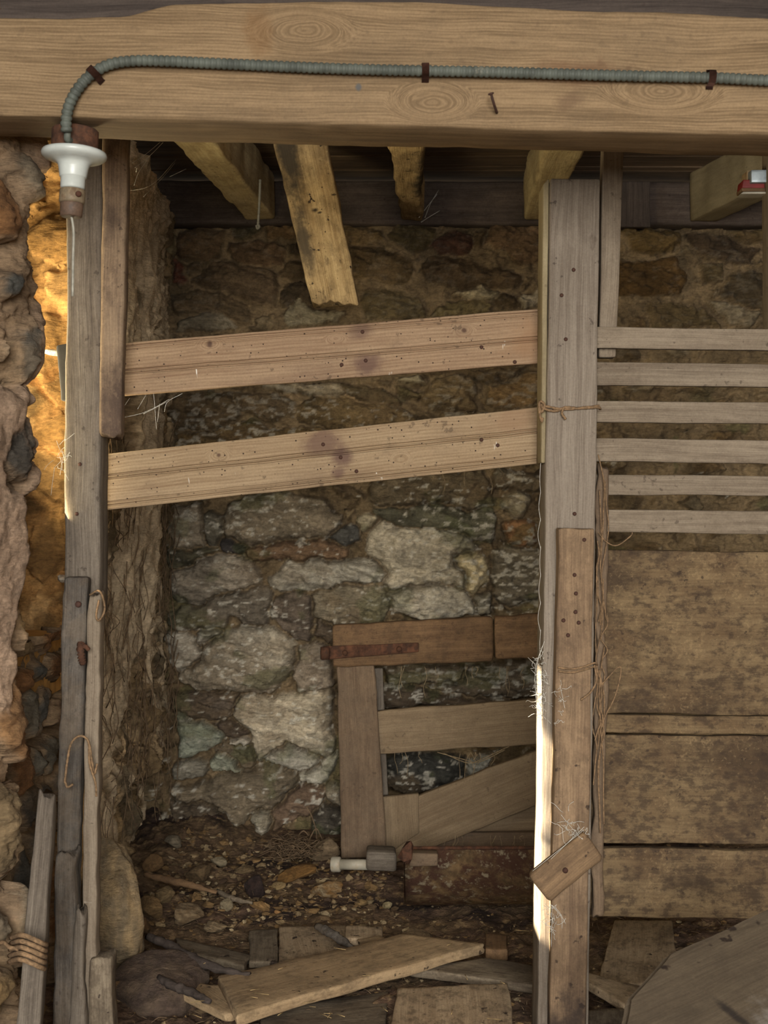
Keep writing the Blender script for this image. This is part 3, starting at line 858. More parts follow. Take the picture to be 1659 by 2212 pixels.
stn((148, 134, 102), (1093, 1071), (1109, 1063), (1135, 1072), (1136, 1099), (1124, 1127), (1107, 1110), (1093, 1089), out=0.045)
stn((132, 90, 44), (1100, 1142), (1127, 1132), (1153, 1142), (1149, 1165), (1127, 1175), (1107, 1169), out=0.014)
stn((82, 77, 56), (815, 1102), (900, 1090), (1000, 1100), (1060, 1102), (1075, 1132), (1058, 1163), (1000, 1148), (940, 1128), (870, 1123), (820, 1113), out=0.010)
stn((164, 148, 112), (773, 1122), (798, 1112), (809, 1124), (784, 1143), out=0.012)
stn((156, 142, 114), (795, 1195), (800, 1162), (830, 1132), (900, 1142), (960, 1147), (1008, 1154), (1028, 1185), (985, 1205), (985, 1228), (1005, 1240), (1000, 1266), (900, 1262), (832, 1272), (828, 1250), (838, 1238), out=0.024)
stn((180, 160, 112), (987, 1205), (1030, 1190), (1043, 1255), (1020, 1280), (1007, 1265), (1010, 1235), (988, 1225), out=0.034)
stn((130, 92, 46), (902, 1167), (938, 1152), (928, 1185), (914, 1198), (900, 1196), out=0.042)
stn((146, 134, 110), (832, 1277), (900, 1266), (1000, 1271), (1018, 1300), (1018, 1320), (960, 1331), (860, 1326), (842, 1305), out=0.02)
stn((104, 92, 70), (1062, 1190), (1090, 1182), (1180, 1195), (1180, 1288), (1100, 1308), (1072, 1280), (1062, 1240))
stn((98, 80, 50), (1066, 1312), (1180, 1297), (1180, 1340), (1062, 1335))
stn((120, 110, 88), (1022, 1292), (1053, 1287), (1058, 1318), (1030, 1318))
stn((104, 88, 62), (832, 1445), (910, 1442), (998, 1452), (998, 1474), (900, 1484), (836, 1475), out=0.006)
stn((98, 82, 58), (882, 1490), (1000, 1482), (1010, 1447), (1160, 1440), (1200, 1500), (1040, 1505))
stn((82, 66, 46), (830, 1492), (880, 1492), (1000, 1507), (1100, 1517), (830, 1527))
stn((60, 57, 48), (840, 1642), (900, 1632), (998, 1642), (998, 1680), (960, 1703), (880, 1713), (842, 1700), out=0.016)
stn((126, 122, 106), (1006, 1650), (1060, 1642), (1060, 1680), (1006, 1690))
# right of the middle post
stn((90, 72, 42), (1346, 496), (1411, 490), (1470, 496), (1476, 519), (1458, 538), (1411, 538), (1365, 532), out=0.012)
stn((66, 53, 38), (1486, 502), (1579, 500), (1651, 536), (1626, 572), (1560, 559), (1505, 537))
stn((84, 70, 46), (1512, 567), (1559, 567), (1559, 602), (1527, 609))
stn((80, 60, 33), (1330, 557), (1457, 551), (1485, 586), (1470, 630), (1395, 642), (1330, 635))
stn((126, 112, 88), (1540, 649), (1573, 655), (1645, 684), (1633, 704), (1575, 693), out=0.012)
stn((84, 70, 46), (1407, 662), (1457, 652), (1530, 665), (1566, 706), (1411, 706))
stn((72, 60, 42), (1575, 588), (1628, 582), (1680, 620), (1680, 690), (1600, 670), (1562, 640))
stn((88, 72, 44), (1580, 493), (1690, 490), (1690, 525), (1612, 512))

def back_shape(S, Z):
    # a little belly, and a footing that comes forward
    return 0.02 * np.sin(S * 3.1 + 1) * np.sin(Z * 2.2) + 0.06 * sstep(0.22, -0.05, Z)
PAL_BACK = [(104, 86, 60), (92, 76, 54), (116, 100, 74), (84, 70, 52), (124, 108, 82), (98, 78, 50)]
wall('wall_back', [(BX0, YB), (BX0 + 0.9, YB), (BX1, YB)], -0.12, 2.168, 0.0052,
     'brown rubble stone wall at the back of the stall', 11, stones=ST, cell=(0.20, 0.085), palette=PAL_BACK, mortar=(116, 98, 72),
     joint=0.060, relief=0.034, rough=0.019, moss=0.38, lime=0.75, upper_flush=(1.42, 1.70), shape=back_shape)
# --- left wall: the near part with its splayed end, the far part beyond the window hole, and what closes the hole outside
PAL_L = [(112, 94, 68), (92, 86, 74), (74, 72, 66), (122, 98, 64), (108, 76, 46), (122, 108, 88), (70, 64, 56), (84, 66, 52)]
def near_shape(S, Z):
    return 0.035 * fbm(S * 2.5, Z * 2.2, seed=77, oct=3) + 0.02 * sstep(0.6, 0.0, Z)
NEARP = [(-0.98, -1.6), (-0.97, 1.4), (-0.94, 2.16), (-0.84, 2.44), (-0.745, 2.60), (-0.698, 2.69), (-0.690, 2.745), (-0.73, 2.775), (-0.86, 2.735), (-1.1, 2.65), (-1.40, 2.54)]
wall('wall_left', NEARP[2:], -0.12, 2.36, 0.0052, 'near end of the left stone wall with its rounded stone corner', 23,
     cell=(0.12, 0.17), palette=PAL_L, mortar=(126, 104, 80), joint=0.06, relief=0.040, rough=0.012, plaster=(150, 126, 104), plaster_amt=-0.42, strat=0.5, shape=near_shape)
def far_shape(S, Z):
    return 0.03 * fbm(S * 3, Z * 1.6, seed=87, oct=4) + 0.05 * sstep(0.45, 0.15, Z) * 0 - 0.10 * sstep(0.34, 0.20, Z) * sstep(0.9, 1.15, S) + 0.03 * fbm(S * 9, Z * 3.2, seed=88, oct=4)
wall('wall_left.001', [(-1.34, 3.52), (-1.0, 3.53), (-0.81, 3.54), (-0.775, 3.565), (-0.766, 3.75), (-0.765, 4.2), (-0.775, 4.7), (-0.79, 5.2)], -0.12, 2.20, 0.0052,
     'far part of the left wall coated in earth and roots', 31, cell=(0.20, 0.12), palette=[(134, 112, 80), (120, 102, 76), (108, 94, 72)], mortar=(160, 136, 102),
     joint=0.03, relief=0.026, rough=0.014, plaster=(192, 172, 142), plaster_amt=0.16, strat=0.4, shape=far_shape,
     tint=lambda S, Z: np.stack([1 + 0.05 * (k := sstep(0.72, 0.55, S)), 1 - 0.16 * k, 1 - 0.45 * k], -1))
wall('wall_left.002', [(-0.80, 2.72), (-0.80, 3.1), (-0.80, 3.72)], -0.12, 0.86, 0.008, 'low stone wall below the window hole', 41, cell=(0.16, 0.1), palette=PAL_L,
     mortar=(120, 100, 76), joint=0.04, relief=0.03, rough=0.012)

def box_into(bm, x0, x1, y0, y1, z0, z1):
    v = [bm.verts.new((x, y, z)) for z in (z0, z1) for (x, y) in ((x0, y0), (x1, y0), (x1, y1), (x0, y1))]
    for f in ((0, 3, 2, 1), (4, 5, 6, 7), (0, 1, 5, 4), (1, 2, 6, 5), (2, 3, 7, 6), (3, 0, 4, 7)):
        bm.faces.new([v[i] for i in f])

def struct_box(name, label, cat, dims, mat):
    bm = bmesh.new(); box_into(bm, *dims)
    o = finish_bm(name, bm, mat, smooth=False)
    return tag(o, label, cat, kind='structure')
M['earthplain'] = plain('plain_earth_wall', (120, 98, 70), 0.95, 0.3, 8)
M['ochreplain'] = plain('ochre_earth_sill', (186, 142, 78), 0.95, 0.3, 14)  # ochre earth colour of the inner sill
SUN_TOP, SUN_BOT = 2.045, 1.37
struct_box('trim_1', 'stone lintel over the window hole in the left wall', 'lintel', (-1.40, -1.26, 2.5, 3.9, SUN_TOP, 2.5), M['earthplain'])
struct_box('trim_2', 'outer stone sill of the window hole in the left wall', 'sill', (-1.40, -1.26, 2.5, 3.2, -0.1, SUN_BOT), M['earthplain'])
struct_box('trim_6', 'outer stone sill of the window hole, set lower at the far side to let sun in', 'sill', (-1.40, -1.26, 3.2, 3.9, -0.1, SUN_BOT - 0.38), M['earthplain'])  # unseen; lowered so the sun reaches further down the jamb
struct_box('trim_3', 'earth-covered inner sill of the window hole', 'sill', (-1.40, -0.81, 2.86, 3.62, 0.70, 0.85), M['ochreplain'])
struct_box('wall_left.003', 'plain left wall beside the photographer', 'wall', (-1.40, -0.97, -1.6, 2.46, -0.1, 2.5), M['earthplain'])
struct_box('wall_left.004', 'outer face of the left wall beyond the window', 'wall', (-1.40, -1.28, 3.5, 5.3, -0.1, 2.5), M['earthplain'])
struct_box('wall_right', 'right-hand wall of the shed, out of view', 'wall', (1.93, 2.1, -1.6, 5.3, -0.1, 2.5), M['earthplain'])
struct_box('sun_blocker_1', 'unseen board added to block sun at the middle of the window hole', 'sun blocker', (-1.36, -1.32, 2.775, 3.42, 0.6, 2.3), M['earthplain'])  # unseen board added to keep stray sun off the floor at the right
struct_box('sun_blocker_2', 'unseen board added to block sun at the far side of the window hole', 'sun blocker', (-1.36, -1.32, 3.445, 3.9, 0.6, 2.3), M['earthplain'])  # unseen board added to narrow the sun slit onto the jamb
# floor of trodden earth
def floor():
    n0, n1 = 640, 620
    x = np.linspace(-1.35, 1.95, n0); y = np.linspace(1.6, 5.25, n1)
    X, Y = np.meshgrid(x, y, indexing='ij')
    Z = 0.016 * fbm(X * 3, Y * 3, seed=61) + 0.010 * fbm(X * 12, Y * 12, seed=62) + 0.006 * fbm(X * 45, Y * 45, seed=63, oct=4)
    Z = Z - 0.022
    # rubble bank along the left wall and in the back corner
    bank = sstep(-0.25, -0.85, X) * sstep(3.2, 3.7, Y)
    Z += bank * (0.035 + 0.03 * fbm(X * 8, Y * 8, seed=64))
    Z += 0.05 * sstep(4.7, 5.1, Y) * sstep(0.1, -0.4, X)
    col = np.ones(X.shape + (3,)) * rgb((88, 68, 52))
    k = sstep(-0.1, 0.5, fbm(X * 4, Y * 4, seed=65) + 0.7 * bank)[..., None]
    col = col * (1 - k) + k * rgb((100, 80, 58))
    k = sstep(0.15, 0.5, fbm(X * 3.1, Y * 5, seed=66))[..., None]
    col = col * (1 - k) + k * rgb((58, 44, 36))
    k = sstep(0.42, 0.6, fbm(X * 60, Y * 60, seed=67, oct=3))[..., None]
    col = col * (1 - 0.8 * k) + 0.8 * k * rgb((140, 116, 84))
    col *= (1 + 0.35 * fbm(X * 25, Y * 25, seed=68))[..., None]
    o = link('floor', grid_mesh('floor', X, Y, Z, np.clip(col, 0.004, 1)), M['dirt'])
    tag(o, 'dark trodden earth floor strewn with rubble', 'floor', kind='structure')
    return X, Y, Z
FX, FY, FZ = floor()
def ground(x, y):
    i = int(np.clip((x + 1.35) / 3.30 * 639, 0, 639)); j = int(np.clip((y - 1.6) / 3.65 * 619, 0, 619))
    return float(FZ[i, j])
struct_box('floor.001', 'earth floor under the photographer', 'floor', (-1.35, 1.95, -1.6, 1.62, -0.2, -0.02), M['earthplain'])

# loft ceiling boards at the back
def ceiling_boards():
    y = 2.66; k = 0
    root = None
    bm = bmesh.new()
    ys = [2.66, 2.95, 3.26, 3.55, 3.86, 4.15, 4.42, 4.70, 4.90, 5.12]
    for a, b in zip(ys, ys[1:]):
        n = 60
        for i in range(n):
            x0, x1 = -1.4 + 3.4 * i / n, -1.4 + 3.4 * (i + 1) / n
            za, zb = 2.345 + 0.004 * math.sin(k + x0), 2.345 + 0.004 * math.sin(k + x1)
            pr = [(a + 0.003, 0.006), (a + 0.010, 0), (a + 0.05, 0), (a + 0.055, 0.008), (a + 0.062, 0.008), (a + 0.067, 0), (b - 0.006, 0), (b - 0.003, 0.006)]
            for (ya, da), (yb, db) in zip(pr, pr[1:]):
                vv = [bm.verts.new((x0, ya, za + da)), bm.verts.new((x0, yb, za + db)), bm.verts.new((x1, yb, zb + db)), bm.verts.new((x1, ya, zb + da))]
                bm.faces.new(vv)
        k += 1
    box_into(bm, -1.4, 2.1, -1.6, 5.3, 2.365, 2.45)
    bmesh.ops.remove_doubles(bm, verts=bm.verts[:], dist=1e-5)
    me = bpy.data.meshes.new('ceiling'); 
    bmesh.ops.recalc_face_normals(bm, faces=bm.faces[:])
    bm.to_mesh(me); bm.free()
    o = link('ceiling', me, M['ceil'], None, None, smooth=False)
    tag(o, 'beaded brown loft boards above the stall', 'ceiling', kind='structure')
ceiling_boards()
o = quad_board('wall_plate', [P(330, 388, 5.0), P(1760, 393, 5.0), P(1760, 486, 5.0), P(330, 484, 5.0)], 0.12, M['plate'], bevel=0.012, wob=0.004)
tag(o, 'dark wall plate timber lying along the top of the back wall', 'beam', kind='thing')
o = quad_board('gap_board', [P(1312, 392, 4.97), P(1405, 392, 4.97), P(1405, 490, 4.97), P(1312, 490, 4.97)], 0.02, M['darkwood'], bevel=0.003)
tag(o, 'blackened upright board against the wall plate, right of the middle post', 'board', kind='thing')
# ------------------------------------------------------------------ the big oak beam, its conduit and lamp
YBM = 2.43
Lb = (1760 + 100) * YBM / F
def kx(px): return (px - 745.0) * YBM / F
def kz(py): return -(py - 145) * YBM / F
M['oak'] = wood('oak_beam_wood', (158, 128, 90), (114, 89, 58), (92, 76, 56), 0.3, 2.4, gx=2.2, gy=50, bump=0.2, specks=0.2, vary=0.0, wave=0.8, contrast=1.15,
                knots=[(kx(655), kz(72), 0.045, 2.4), (kx(935), kz(222), 0.040, 2.2), (kx(1430), kz(190), 0.045, 2.6)],
                spots=[(kx(1250), kz(150), 0.10, 0.03, (88, 58, 38), 0.5), (kx(555), kz(75), 0.03, 0.05, (104, 76, 46), 0.5), (kx(1230), kz(215), 0.03, 0.02, (80, 60, 44), 0.5),
                       (kx(775), kz(192), 0.006, 0.008, (70, 74, 76), 0.8)])
up = YBM / F
beam_top = [(0.0, -30 * up), (0.20, -30 * up), (0.254, -27 * up), (0.325, 5 * up), (0.54, 12 * up), (0.82, -6 * up), (1.0, -20 * up)]
oak = quad_board('oak_beam', [P(-270, 4, YBM), P(1760, 22, YBM), P(1760, 295, YBM), P(-270, 242, YBM)], 0.145, M['oak'], bevel=0.006, wob=0.0025, step=0.012, kv=10, top=beam_top)
tag(oak, 'heavy pale oak beam crossing the top of the picture', 'beam', kind='thing')
o = quad_board('loft_plank', [P(-300, -90, 2.60), P(1780, -90, 2.60), P(1780, 64, 2.60), P(-300, 64, 2.60)], 0.05, M['darkwood'], bevel=0.006, wob=0.004)
tag(o, 'dark smoke-stained plank lying on top of the oak beam', 'plank')

# flexible conduit: a ribbed tube along a path on the beam's face
cp = [(144, 285), (143, 262), (148, 232), (163, 200), (187, 170), (215, 149), (250, 136), (300, 131), (360, 132), (440, 136), (530, 140), (640, 145), (780, 150), (920, 153), (1080, 156), (1250, 161), (1400, 165), (1540, 168), (1640, 173), (1760, 177)]
def conduit():
    yy = YBM - 0.012
    pts = bezier_pts([P(x, y, yy - (0.004 if i > 2 else 0.010)) for i, (x, y) in enumerate(cp)], 6)
    s = [0.0]
    for a, b in zip(pts, pts[1:]): s.append(s[-1] + (b - a).length)
    pitch = 0.0098
    n = int(s[-1] / pitch * 6)
    fine = []
    j = 0
    for i in range(n + 1):
        q = s[-1] * i / n
        while j < len(s) - 2 and s[j + 1] < q: j += 1
        fine.append(pts[j].lerp(pts[j + 1], (q - s[j]) / max(1e-9, s[j + 1] - s[j])))
    rprof = [0.84, 0.99, 1.03, 1.03, 0.99, 0.84]
    root = tube('flexible_conduit', fine, 0.0098, M['conduit'], None, 10, radf=lambda i, N: rprof[i % 6], raw=True)
    tag(root, 'grey ribbed flexible conduit clipped along the face of the oak beam', 'conduit')
    for (x, y, ang, fw) in ((204, 160, 45, 0.008), (919, 153, 90, 0.004), (1536, 168, 92, 0.004)):
        bm = bmesh.new()
        c = P(x, y, yy)
        a = math.radians(ang)
        d = Vector((math.sin(a), 0, math.cos(a))); q = Vector((math.cos(a), 0, -math.sin(a)))
        arc = []
        for k in range(-1, 10):
            th = math.pi * k / 8
            if k < 0: arc.append(q * 0.017 + Vector((0, 0.0105, 0)))
            elif k > 8: arc.append(q * -0.017 + Vector((0, 0.0105, 0)))
            else: arc.append(q * (0.0122 * math.cos(th)) + Vector((0, -0.0122 * math.sin(th) - (fw if 0 < k < 8 else -0.010), 0)))
        prev = None
        for p in arc:
            cur = [bm.verts.new(c + p + d * w) for w in (-0.0062, 0.0062)]
            if prev: bm.faces.new((prev[0], prev[1], cur[1], cur[0]))
            prev = cur
        bmesh.ops.solidify(bm, geom=bm.faces[:], thickness=0.0016)
        finish_bm('clip', bm, M['clip'], root)
conduit()

# lamp holder under the beam
def lamp_holder():
    base = P(163, 280, 2.475)
    root = empty('lamp_holder', base)
    tag(root, 'white porcelain lamp holder with a rusty box hanging under the oak beam', 'lamp holder')
    ax = Vector((-0.045, -0.02, -1.0)).normalized()
    def u(px): return px * 2.475 / F
    lathe('conduit_box', [(u(20), 0), (u(47), 0), (u(50), u(3)), (u(50), u(50)), (u(47), u(53)), (u(20), u(53))], base, ax, M['rust'], root)
    a1 = base + ax * u(46)
    lathe('porcelain_rose', [(u(30), 0), (u(62), u(0.5)), (u(68), u(3)), (u(70), u(8)), (u(69), u(13)), (u(63), u(18)), (u(50), u(22)), (u(40), u(25)), (u(34.5), u(30)), (u(32), u(38)), (u(30), u(50)),
                         (u(29), u(57)), (u(28.6), u(58)), (u(26.5), u(59)), (u(26), u(80)), (u(24), u(83)), (u(10), u(83))], a1, ax, M['porcelain'], root, 56)
    a2 = a1 + ax * u(84)
    lathe('lamp_cap', [(u(10), 0), (u(25), 0), (u(27), u(2)), (u(27.5), u(26)), (u(26), u(30)), (u(12), u(31))], a2, ax, M['bakelite'], root)
    lathe('socket_skirt', [(u(10), u(29)), (u(24), u(30)), (u(25), u(33)), (u(23.5), u(58)), (u(21), u(60)), (u(9), u(60))], a2, ax, M['socket'], root)
    pin = a2 + ax * u(15) + Vector((u(17), -u(21), 0))
    lathe('bayonet_pin', [(0.0005, 0), (u(6), 0), (u(6.5), u(2)), (u(5), u(9)), (0.0005, u(9))], pin, Vector((0.55, -0.8, 0)), M['clip'], root, 14)
    tube('pull_rod', [a2 + ax * u(55), P(159, 500, 2.475), P(158, 560, 2.475), P(157, 640, 2.475)], 0.0024, M['cord'], root, 8)
    tube('cable_tail', [P(146, 284, 2.42), P(146, 300, 2.425), P(153, 303, 2.44), P(158, 299, 2.455)], 0.0062, M['conduit'], root, 10)
lamp_holder()

def nail(pts, rad, label, parent_label=None, name='nail'):
    bm = bmesh.new()
    tube_into(bm, bezier_pts(pts, 5), rad, 7)
    d = (Vector(pts[-1]) - Vector(pts[-2])).normalized()
    lathe_into(bm, [(rad, -0.001), (rad * 2.1, 0), (rad * 2.1, rad), (rad, rad * 1.3)], pts[-1], d, 10)
    o = finish_bm(name, bm, M['steel'])
    return tag(o, label, 'nail')
nail([P(1074, 244, YBM + 0.01), P(1072, 240, YBM - 0.012), P(1066, 222, YBM - 0.03), P(1061, 204, YBM - 0.034)], 0.0024, 'bent rusty nail sticking out of the oak beam below the conduit')

# ------------------------------------------------------------------ left post group
o = quad_board('post', [P(146, 200, 3.04), P(222, 200, 3.04), P(215, 1330, 3.04), P(138, 1330, 3.04)], 0.085, M['grey'], bevel=0.005, wob=0.003, kv=8)
left_post = tag(o, 'grey weathered upright post standing at the left behind the lamp holder', 'post', kind='thing')
NAILED = []
NAILED.append((o, 3.04, [(173, 1003), (166, 1110)]))
o = quad_board('side_board', [P(221, 200, 3.015), P(277, 200, 3.015), P(261, 945, 3.015), P(214, 948, 3.015)], 0.05, M['side'], bevel=0.007, wob=0.003, end_rag=(0.006, 0.012), kv=7)
tag(o, 'brown hanging board with a rounded lower end nailed beside the grey left post', 'board')
o = quad_board('wooden_wedge', [P(122, 745, 3.128), P(152, 740, 3.128), P(154, 862, 3.128), P(132, 866, 3.128)], 0.03, M['slatewood'], bevel=0.004, wob=0.003)
tag(o, 'dark grey wooden wedge sticking out behind the left post', 'wedge')
o = quad_board('splinted_plank', [P(137, 1246, 2.985), P(187, 1246, 2.985), P(166, 2000, 2.99), P(118, 2000, 2.99)], 0.04, M['splint'], bevel=0.006, wob=0.006, edge_rag=0.006, end_rag=(0.0, 0.02), kv=8)
sp_o = tag(o, 'split blue-grey plank nailed over the foot of the left post', 'plank')
nail([P(169, 1306, 2.99), P(169, 1306, 2.983), P(169, 1305.5, 2.979)], 0.0032, 'nail head in the top of the split blue-grey plank')
o = quad_board('stake', [P(190, 1282, 2.975), P(217, 1276, 2.975), P(206, 2260, 2.975), P(172, 2260, 2.975)], 0.045, M['slat'], bevel=0.004, wob=0.004, edge_rag=0.004, end_rag=(0.012, 0.0), kv=6)
tag(o, 'long splintered pale stake strapped to the right side of the left post', 'stake')
o = quad_board('stake', [P(120, 1840, 2.95), P(162, 1830, 2.95), P(160, 2260, 2.95), P(108, 2260, 2.95)], 0.05, M['splint'], bevel=0.008, wob=0.006, edge_rag=0.006, end_rag=(0.02, 0.0), kv=6)
tag(o, 'rotten dark stake in the ground at the foot of the left post', 'stake')
o = quad_board('stake', [P(160, 1945, 2.94), P(180, 1950, 2.94), P(186, 2260, 2.94), P(146, 2260, 2.94)], 0.03, M['grey'], bevel=0.006, wob=0.005, edge_rag=0.005, end_rag=(0.03, 0.0), kv=6)
tag(o, 'narrow pointed stake between the rotten stake and the long pale stake', 'stake')
o = quad_board('stake', [P(192, 2068, 2.96), P(242, 2064, 2.96), P(244, 2260, 2.96), P(192, 2260, 2.96)], 0.06, M['greyboard'], bevel=0.006, wob=0.004, edge_rag=0.003, end_rag=(0.006, 0.0), kv=6)
tag(o, 'short square stump of wood beside the boulder at the lower left', 'stump')
# rusty staple / hinge pin on the post
bm = bmesh.new()
tube_into(bm, bezier_pts([P(176, 1390, 2.95), P(174, 1400, 2.942), P(176, 1420, 2.94), P(180, 1434, 2.945)], 6), 0.008, 8, lambda i, n: 0.7 + 0.5 * math.sin(i * 1.7) ** 2)
tube_into(bm, bezier_pts([P(168, 1404, 2.95), P(182, 1396, 2.942), P(192, 1404, 2.945)], 6), 0.005, 8)
o = finish_bm('hinge_pin', bm, M['rust']); tag(o, 'rusty hinge pin on the left post above the long pale stake', 'hinge')
# twine on the post
def rope(name, pts, rad, mat, label, cat, n=10, twist=True, extra=()):
    bm = bmesh.new()
    for pp in (pts,) + tuple(extra):
        c = bezier_pts(pp, n)
        tube_into(bm, c, rad, 6, lambda i, N: 1.0 + 0.16 * math.sin(i * 2.2))
    o = finish_bm(name, bm, mat)
    return tag(o, label, cat)
rope('twine_loop', [P(140, 1688, 2.95), P(146, 1640, 2.94), P(154, 1605, 2.935), P(172, 1590, 2.93), P(190, 1600, 2.93), P(198, 1640, 2.935), P(203, 1672, 2.94), P(210, 1650, 2.95)], 0.0026, M['twine'],
     'loop of pale twine hanging round the foot of the left post', 'twine',
     extra=([P(192, 1604, 2.932), P(194, 1650, 2.933), P(206, 1690, 2.935), P(208, 1720, 2.94)], [P(140, 1688, 2.95), P(146, 1700, 2.944), P(158, 1694, 2.944)]))
rope('twine_knot', [P(194, 1285, 2.955), P(212, 1276, 2.94), P(222, 1290, 2.945), P(226, 1318, 2.955), P(214, 1340, 2.945), P(208, 1330, 2.94), P(214, 1296, 2.94)], 0.0024, M['twine'],
     'small knot of twine at the top of the long pale stake', 'twine')
# leaning batten, near left
o = quad_board('leaning_batten', [P(84, 1696, 2.72), P(118, 1708, 2.72), P(80, 2270, 2.52), P(26, 2270, 2.52)], 0.045, M['grey'], bevel=0.004, wob=0.003, kv=6, end_rag=(0.02, 0))
lb = tag(o, 'squared batten leaning against the near left wall at the bottom left', 'batten')
bm = bmesh.new()
for k in range(5):
    y0 = 2020 + k * 13
    c = [P(24 - k, y0 + 6, 2.60), P(44 - k, y0, 2.545), P(66 - k, y0 + 6, 2.54), P(92 - k, y0 + 18, 2.55), P(98 - k, y0 + 20, 2.60), P(60, y0 + 10, 2.66), P(24 - k, y0 + 6, 2.60)]
    tube_into(bm, bezier_pts(c, 6), 0.0048, 6)
tube_into(bm, bezier_pts([P(40, 2050, 2.55), P(20, 2046, 2.56), P(8, 2036, 2.58), P(-6, 2040, 2.6)], 6), 0.004, 6)
o = finish_bm('twine_binding', bm, M['twine']); tag(o, 'twine wound round the leaning batten', 'twine')

# ------------------------------------------------------------------ the two beaded boards
def groove_board(name, corners, t, grooves, label, seed, mat, kv=96):
    """board with run grooves: fractions of the width from the lower edge"""
    root = quad_board(name, corners, t, M[mat], bevel=0.003, wob=0.0018, kv=kv, step=0.02, seed=seed)
    k = 2 * (kv + 1) + 12                       # points of one section: the face comes first, from its lower edge up
    for v in root.data.vertices:
        i = v.index % k
        if i <= kv:
            q = i / kv
            for g, wd, dep in grooves:
                e = abs(q - g) / wd
                if e < 1: v.co.y += dep * (1 - e * e)
    return tag(root, label, 'board')
up_board = groove_board('beaded_board', pq([(215, 745), (1240, 660), (1240, 779), (215, 858)], 3.15), 0.018,
             [(0.475, 0.026, 0.008), (0.41, 0.026, 0.008), (0.955, 0.026, 0.007), (0.885, 0.02, 0.005)], 'upper worm-eaten beaded board slanting between the left and middle posts', 3, 'pine_upper')
low_board = groove_board('beaded_board', pq([(180, 986), (1240, 871), (1240, 993), (180, 1107)], 3.15), 0.018,
             [(0.62, 0.026, 0.008), (0.555, 0.026, 0.008), (0.055, 0.026, 0.007), (0.12, 0.02, 0.005)], 'lower worm-eaten beaded board slanting between the left and middle posts', 8, 'pine_lower')

NAILED.append((up_board, 3.15, [(783, 717), (790, 779), (738, 788), (1112, 782), (1040, 750)]))
NAILED.append((low_board, 3.15, [(698, 960), (736, 988), (1075, 962), (1040, 950), (770, 1018)]))
# ------------------------------------------------------------------ middle post group
o = quad_board('post', [P(1190, 386, 3.04), P(1296, 386, 3.04), P(1271, 2290, 3.04), P(1160, 2290, 3.04)], 0.12, M['post'], bevel=0.004, wob=0.002, kv=10,
               bot=None)
tag(o, 'pale squared middle post with its flat top just below the oak beam', 'post', kind='thing')
NAILED.append((o, 3.04, [(1239, 583), (1213, 638), (1241, 1110), (1222, 733)]))
o = quad_board('edge_strip', [P(1173, 398, 3.055), P(1186, 384, 3.055), P(1179, 1000, 3.055), P(1169, 1000, 3.055)], 0.09, M['cream'], bevel=0.003, wob=0.001)  # yellow light on the post's left side, put into a strip's colour
tag(o, 'thin yellowish strip standing in for the lit left side of the middle post', 'strip')
o = quad_board('nailed_board', [P(1207, 1141, 2.99), P(1284, 1141, 2.99), P(1264, 2290, 2.99), P(1186, 2290, 2.99)], 0.048, M['board_foot'], bevel=0.004, wob=0.0025, kv=8, end_rag=(0.003, 0))
tag(o, 'brown board nailed over the lower half of the middle post', 'board')
NAILED.append((o, 2.99, [(1241, 1242), (1244, 1282), (1243, 1322), (1217, 1340), (1250, 1345), (1227, 1372), (1262, 1166)]))
tg = quad_board('toggle_block', [P(1143, 1893, 2.955), P(1262, 1797, 2.955), P(1306, 1858, 2.955), P(1188, 1952, 2.955)], 0.034, M['board'], bevel=0.009, wob=0.003, kv=7, step=0.008)
tag(tg, 'wooden toggle block turned aslant on the middle post near the floor', 'toggle')
bm = bmesh.new(); c = P(1221, 1880, 2.955)
lathe_into(bm, [(0.0005, -0.006), (0.0055, -0.004), (0.006, 0.002), (0.003, 0.006), (0.0005, 0.006)], c, (0, 1, 0), 16)
finish_bm('bolt_head', bm, M['steel'], tg)
rope('twine', [P(1170, 868, 3.05), P(1174, 882, 3.035), P(1200, 888, 3.034), P(1222, 880, 3.032), P(1250, 882, 3.034), P(1290, 880, 3.036), P(1297, 884, 3.06)], 0.003, M['twine'],
     'twine tied round the middle post at the height of the lower beaded board', 'twine', n=8,
     extra=([P(1168, 880, 3.05), P(1180, 878, 3.036), P(1220, 884, 3.032), P(1295, 877, 3.036)], [P(1170, 866, 3.045), P(1164, 874, 3.04), P(1170, 890, 3.036), P(1176, 874, 3.034), P(1166, 868, 3.04), P(1166, 892, 3.036), P(1170, 910, 3.036), P(1172, 902, 3.036)],
            [P(1218, 880, 3.03), P(1214, 892, 3.028), P(1222, 906, 3.03)]))
rope('twine', [P(1205, 1442, 2.986), P(1235, 1445, 2.984), P(1262, 1440, 2.984), P(1284, 1432, 2.985), P(1290, 1436, 3.0)], 0.0022, M['twine'],
     'twine wrapped round the brown nailed board above the sunlit patch', 'twine',
     extra=([P(1206, 1450, 2.986), P(1240, 1452, 2.984), P(1284, 1440, 2.985)], [P(1284, 1436, 2.985), P(1288, 1470, 2.985), P(1276, 1495, 2.983), P(1255, 1512, 2.983)]))
o = quad_board('dark_batten', [P(1291, 1000, 3.07), P(1316, 1002, 3.07), P(1304, 1985, 3.07), P(1279, 1985, 3.07)], 0.03, M['gate'], bevel=0.006, wob=0.006, edge_rag=0.008, end_rag=(0.012, 0.012), kv=6)
tag(o, 'rough dusty batten along the right side of the middle post', 'batten')
bm = bmesh.new()
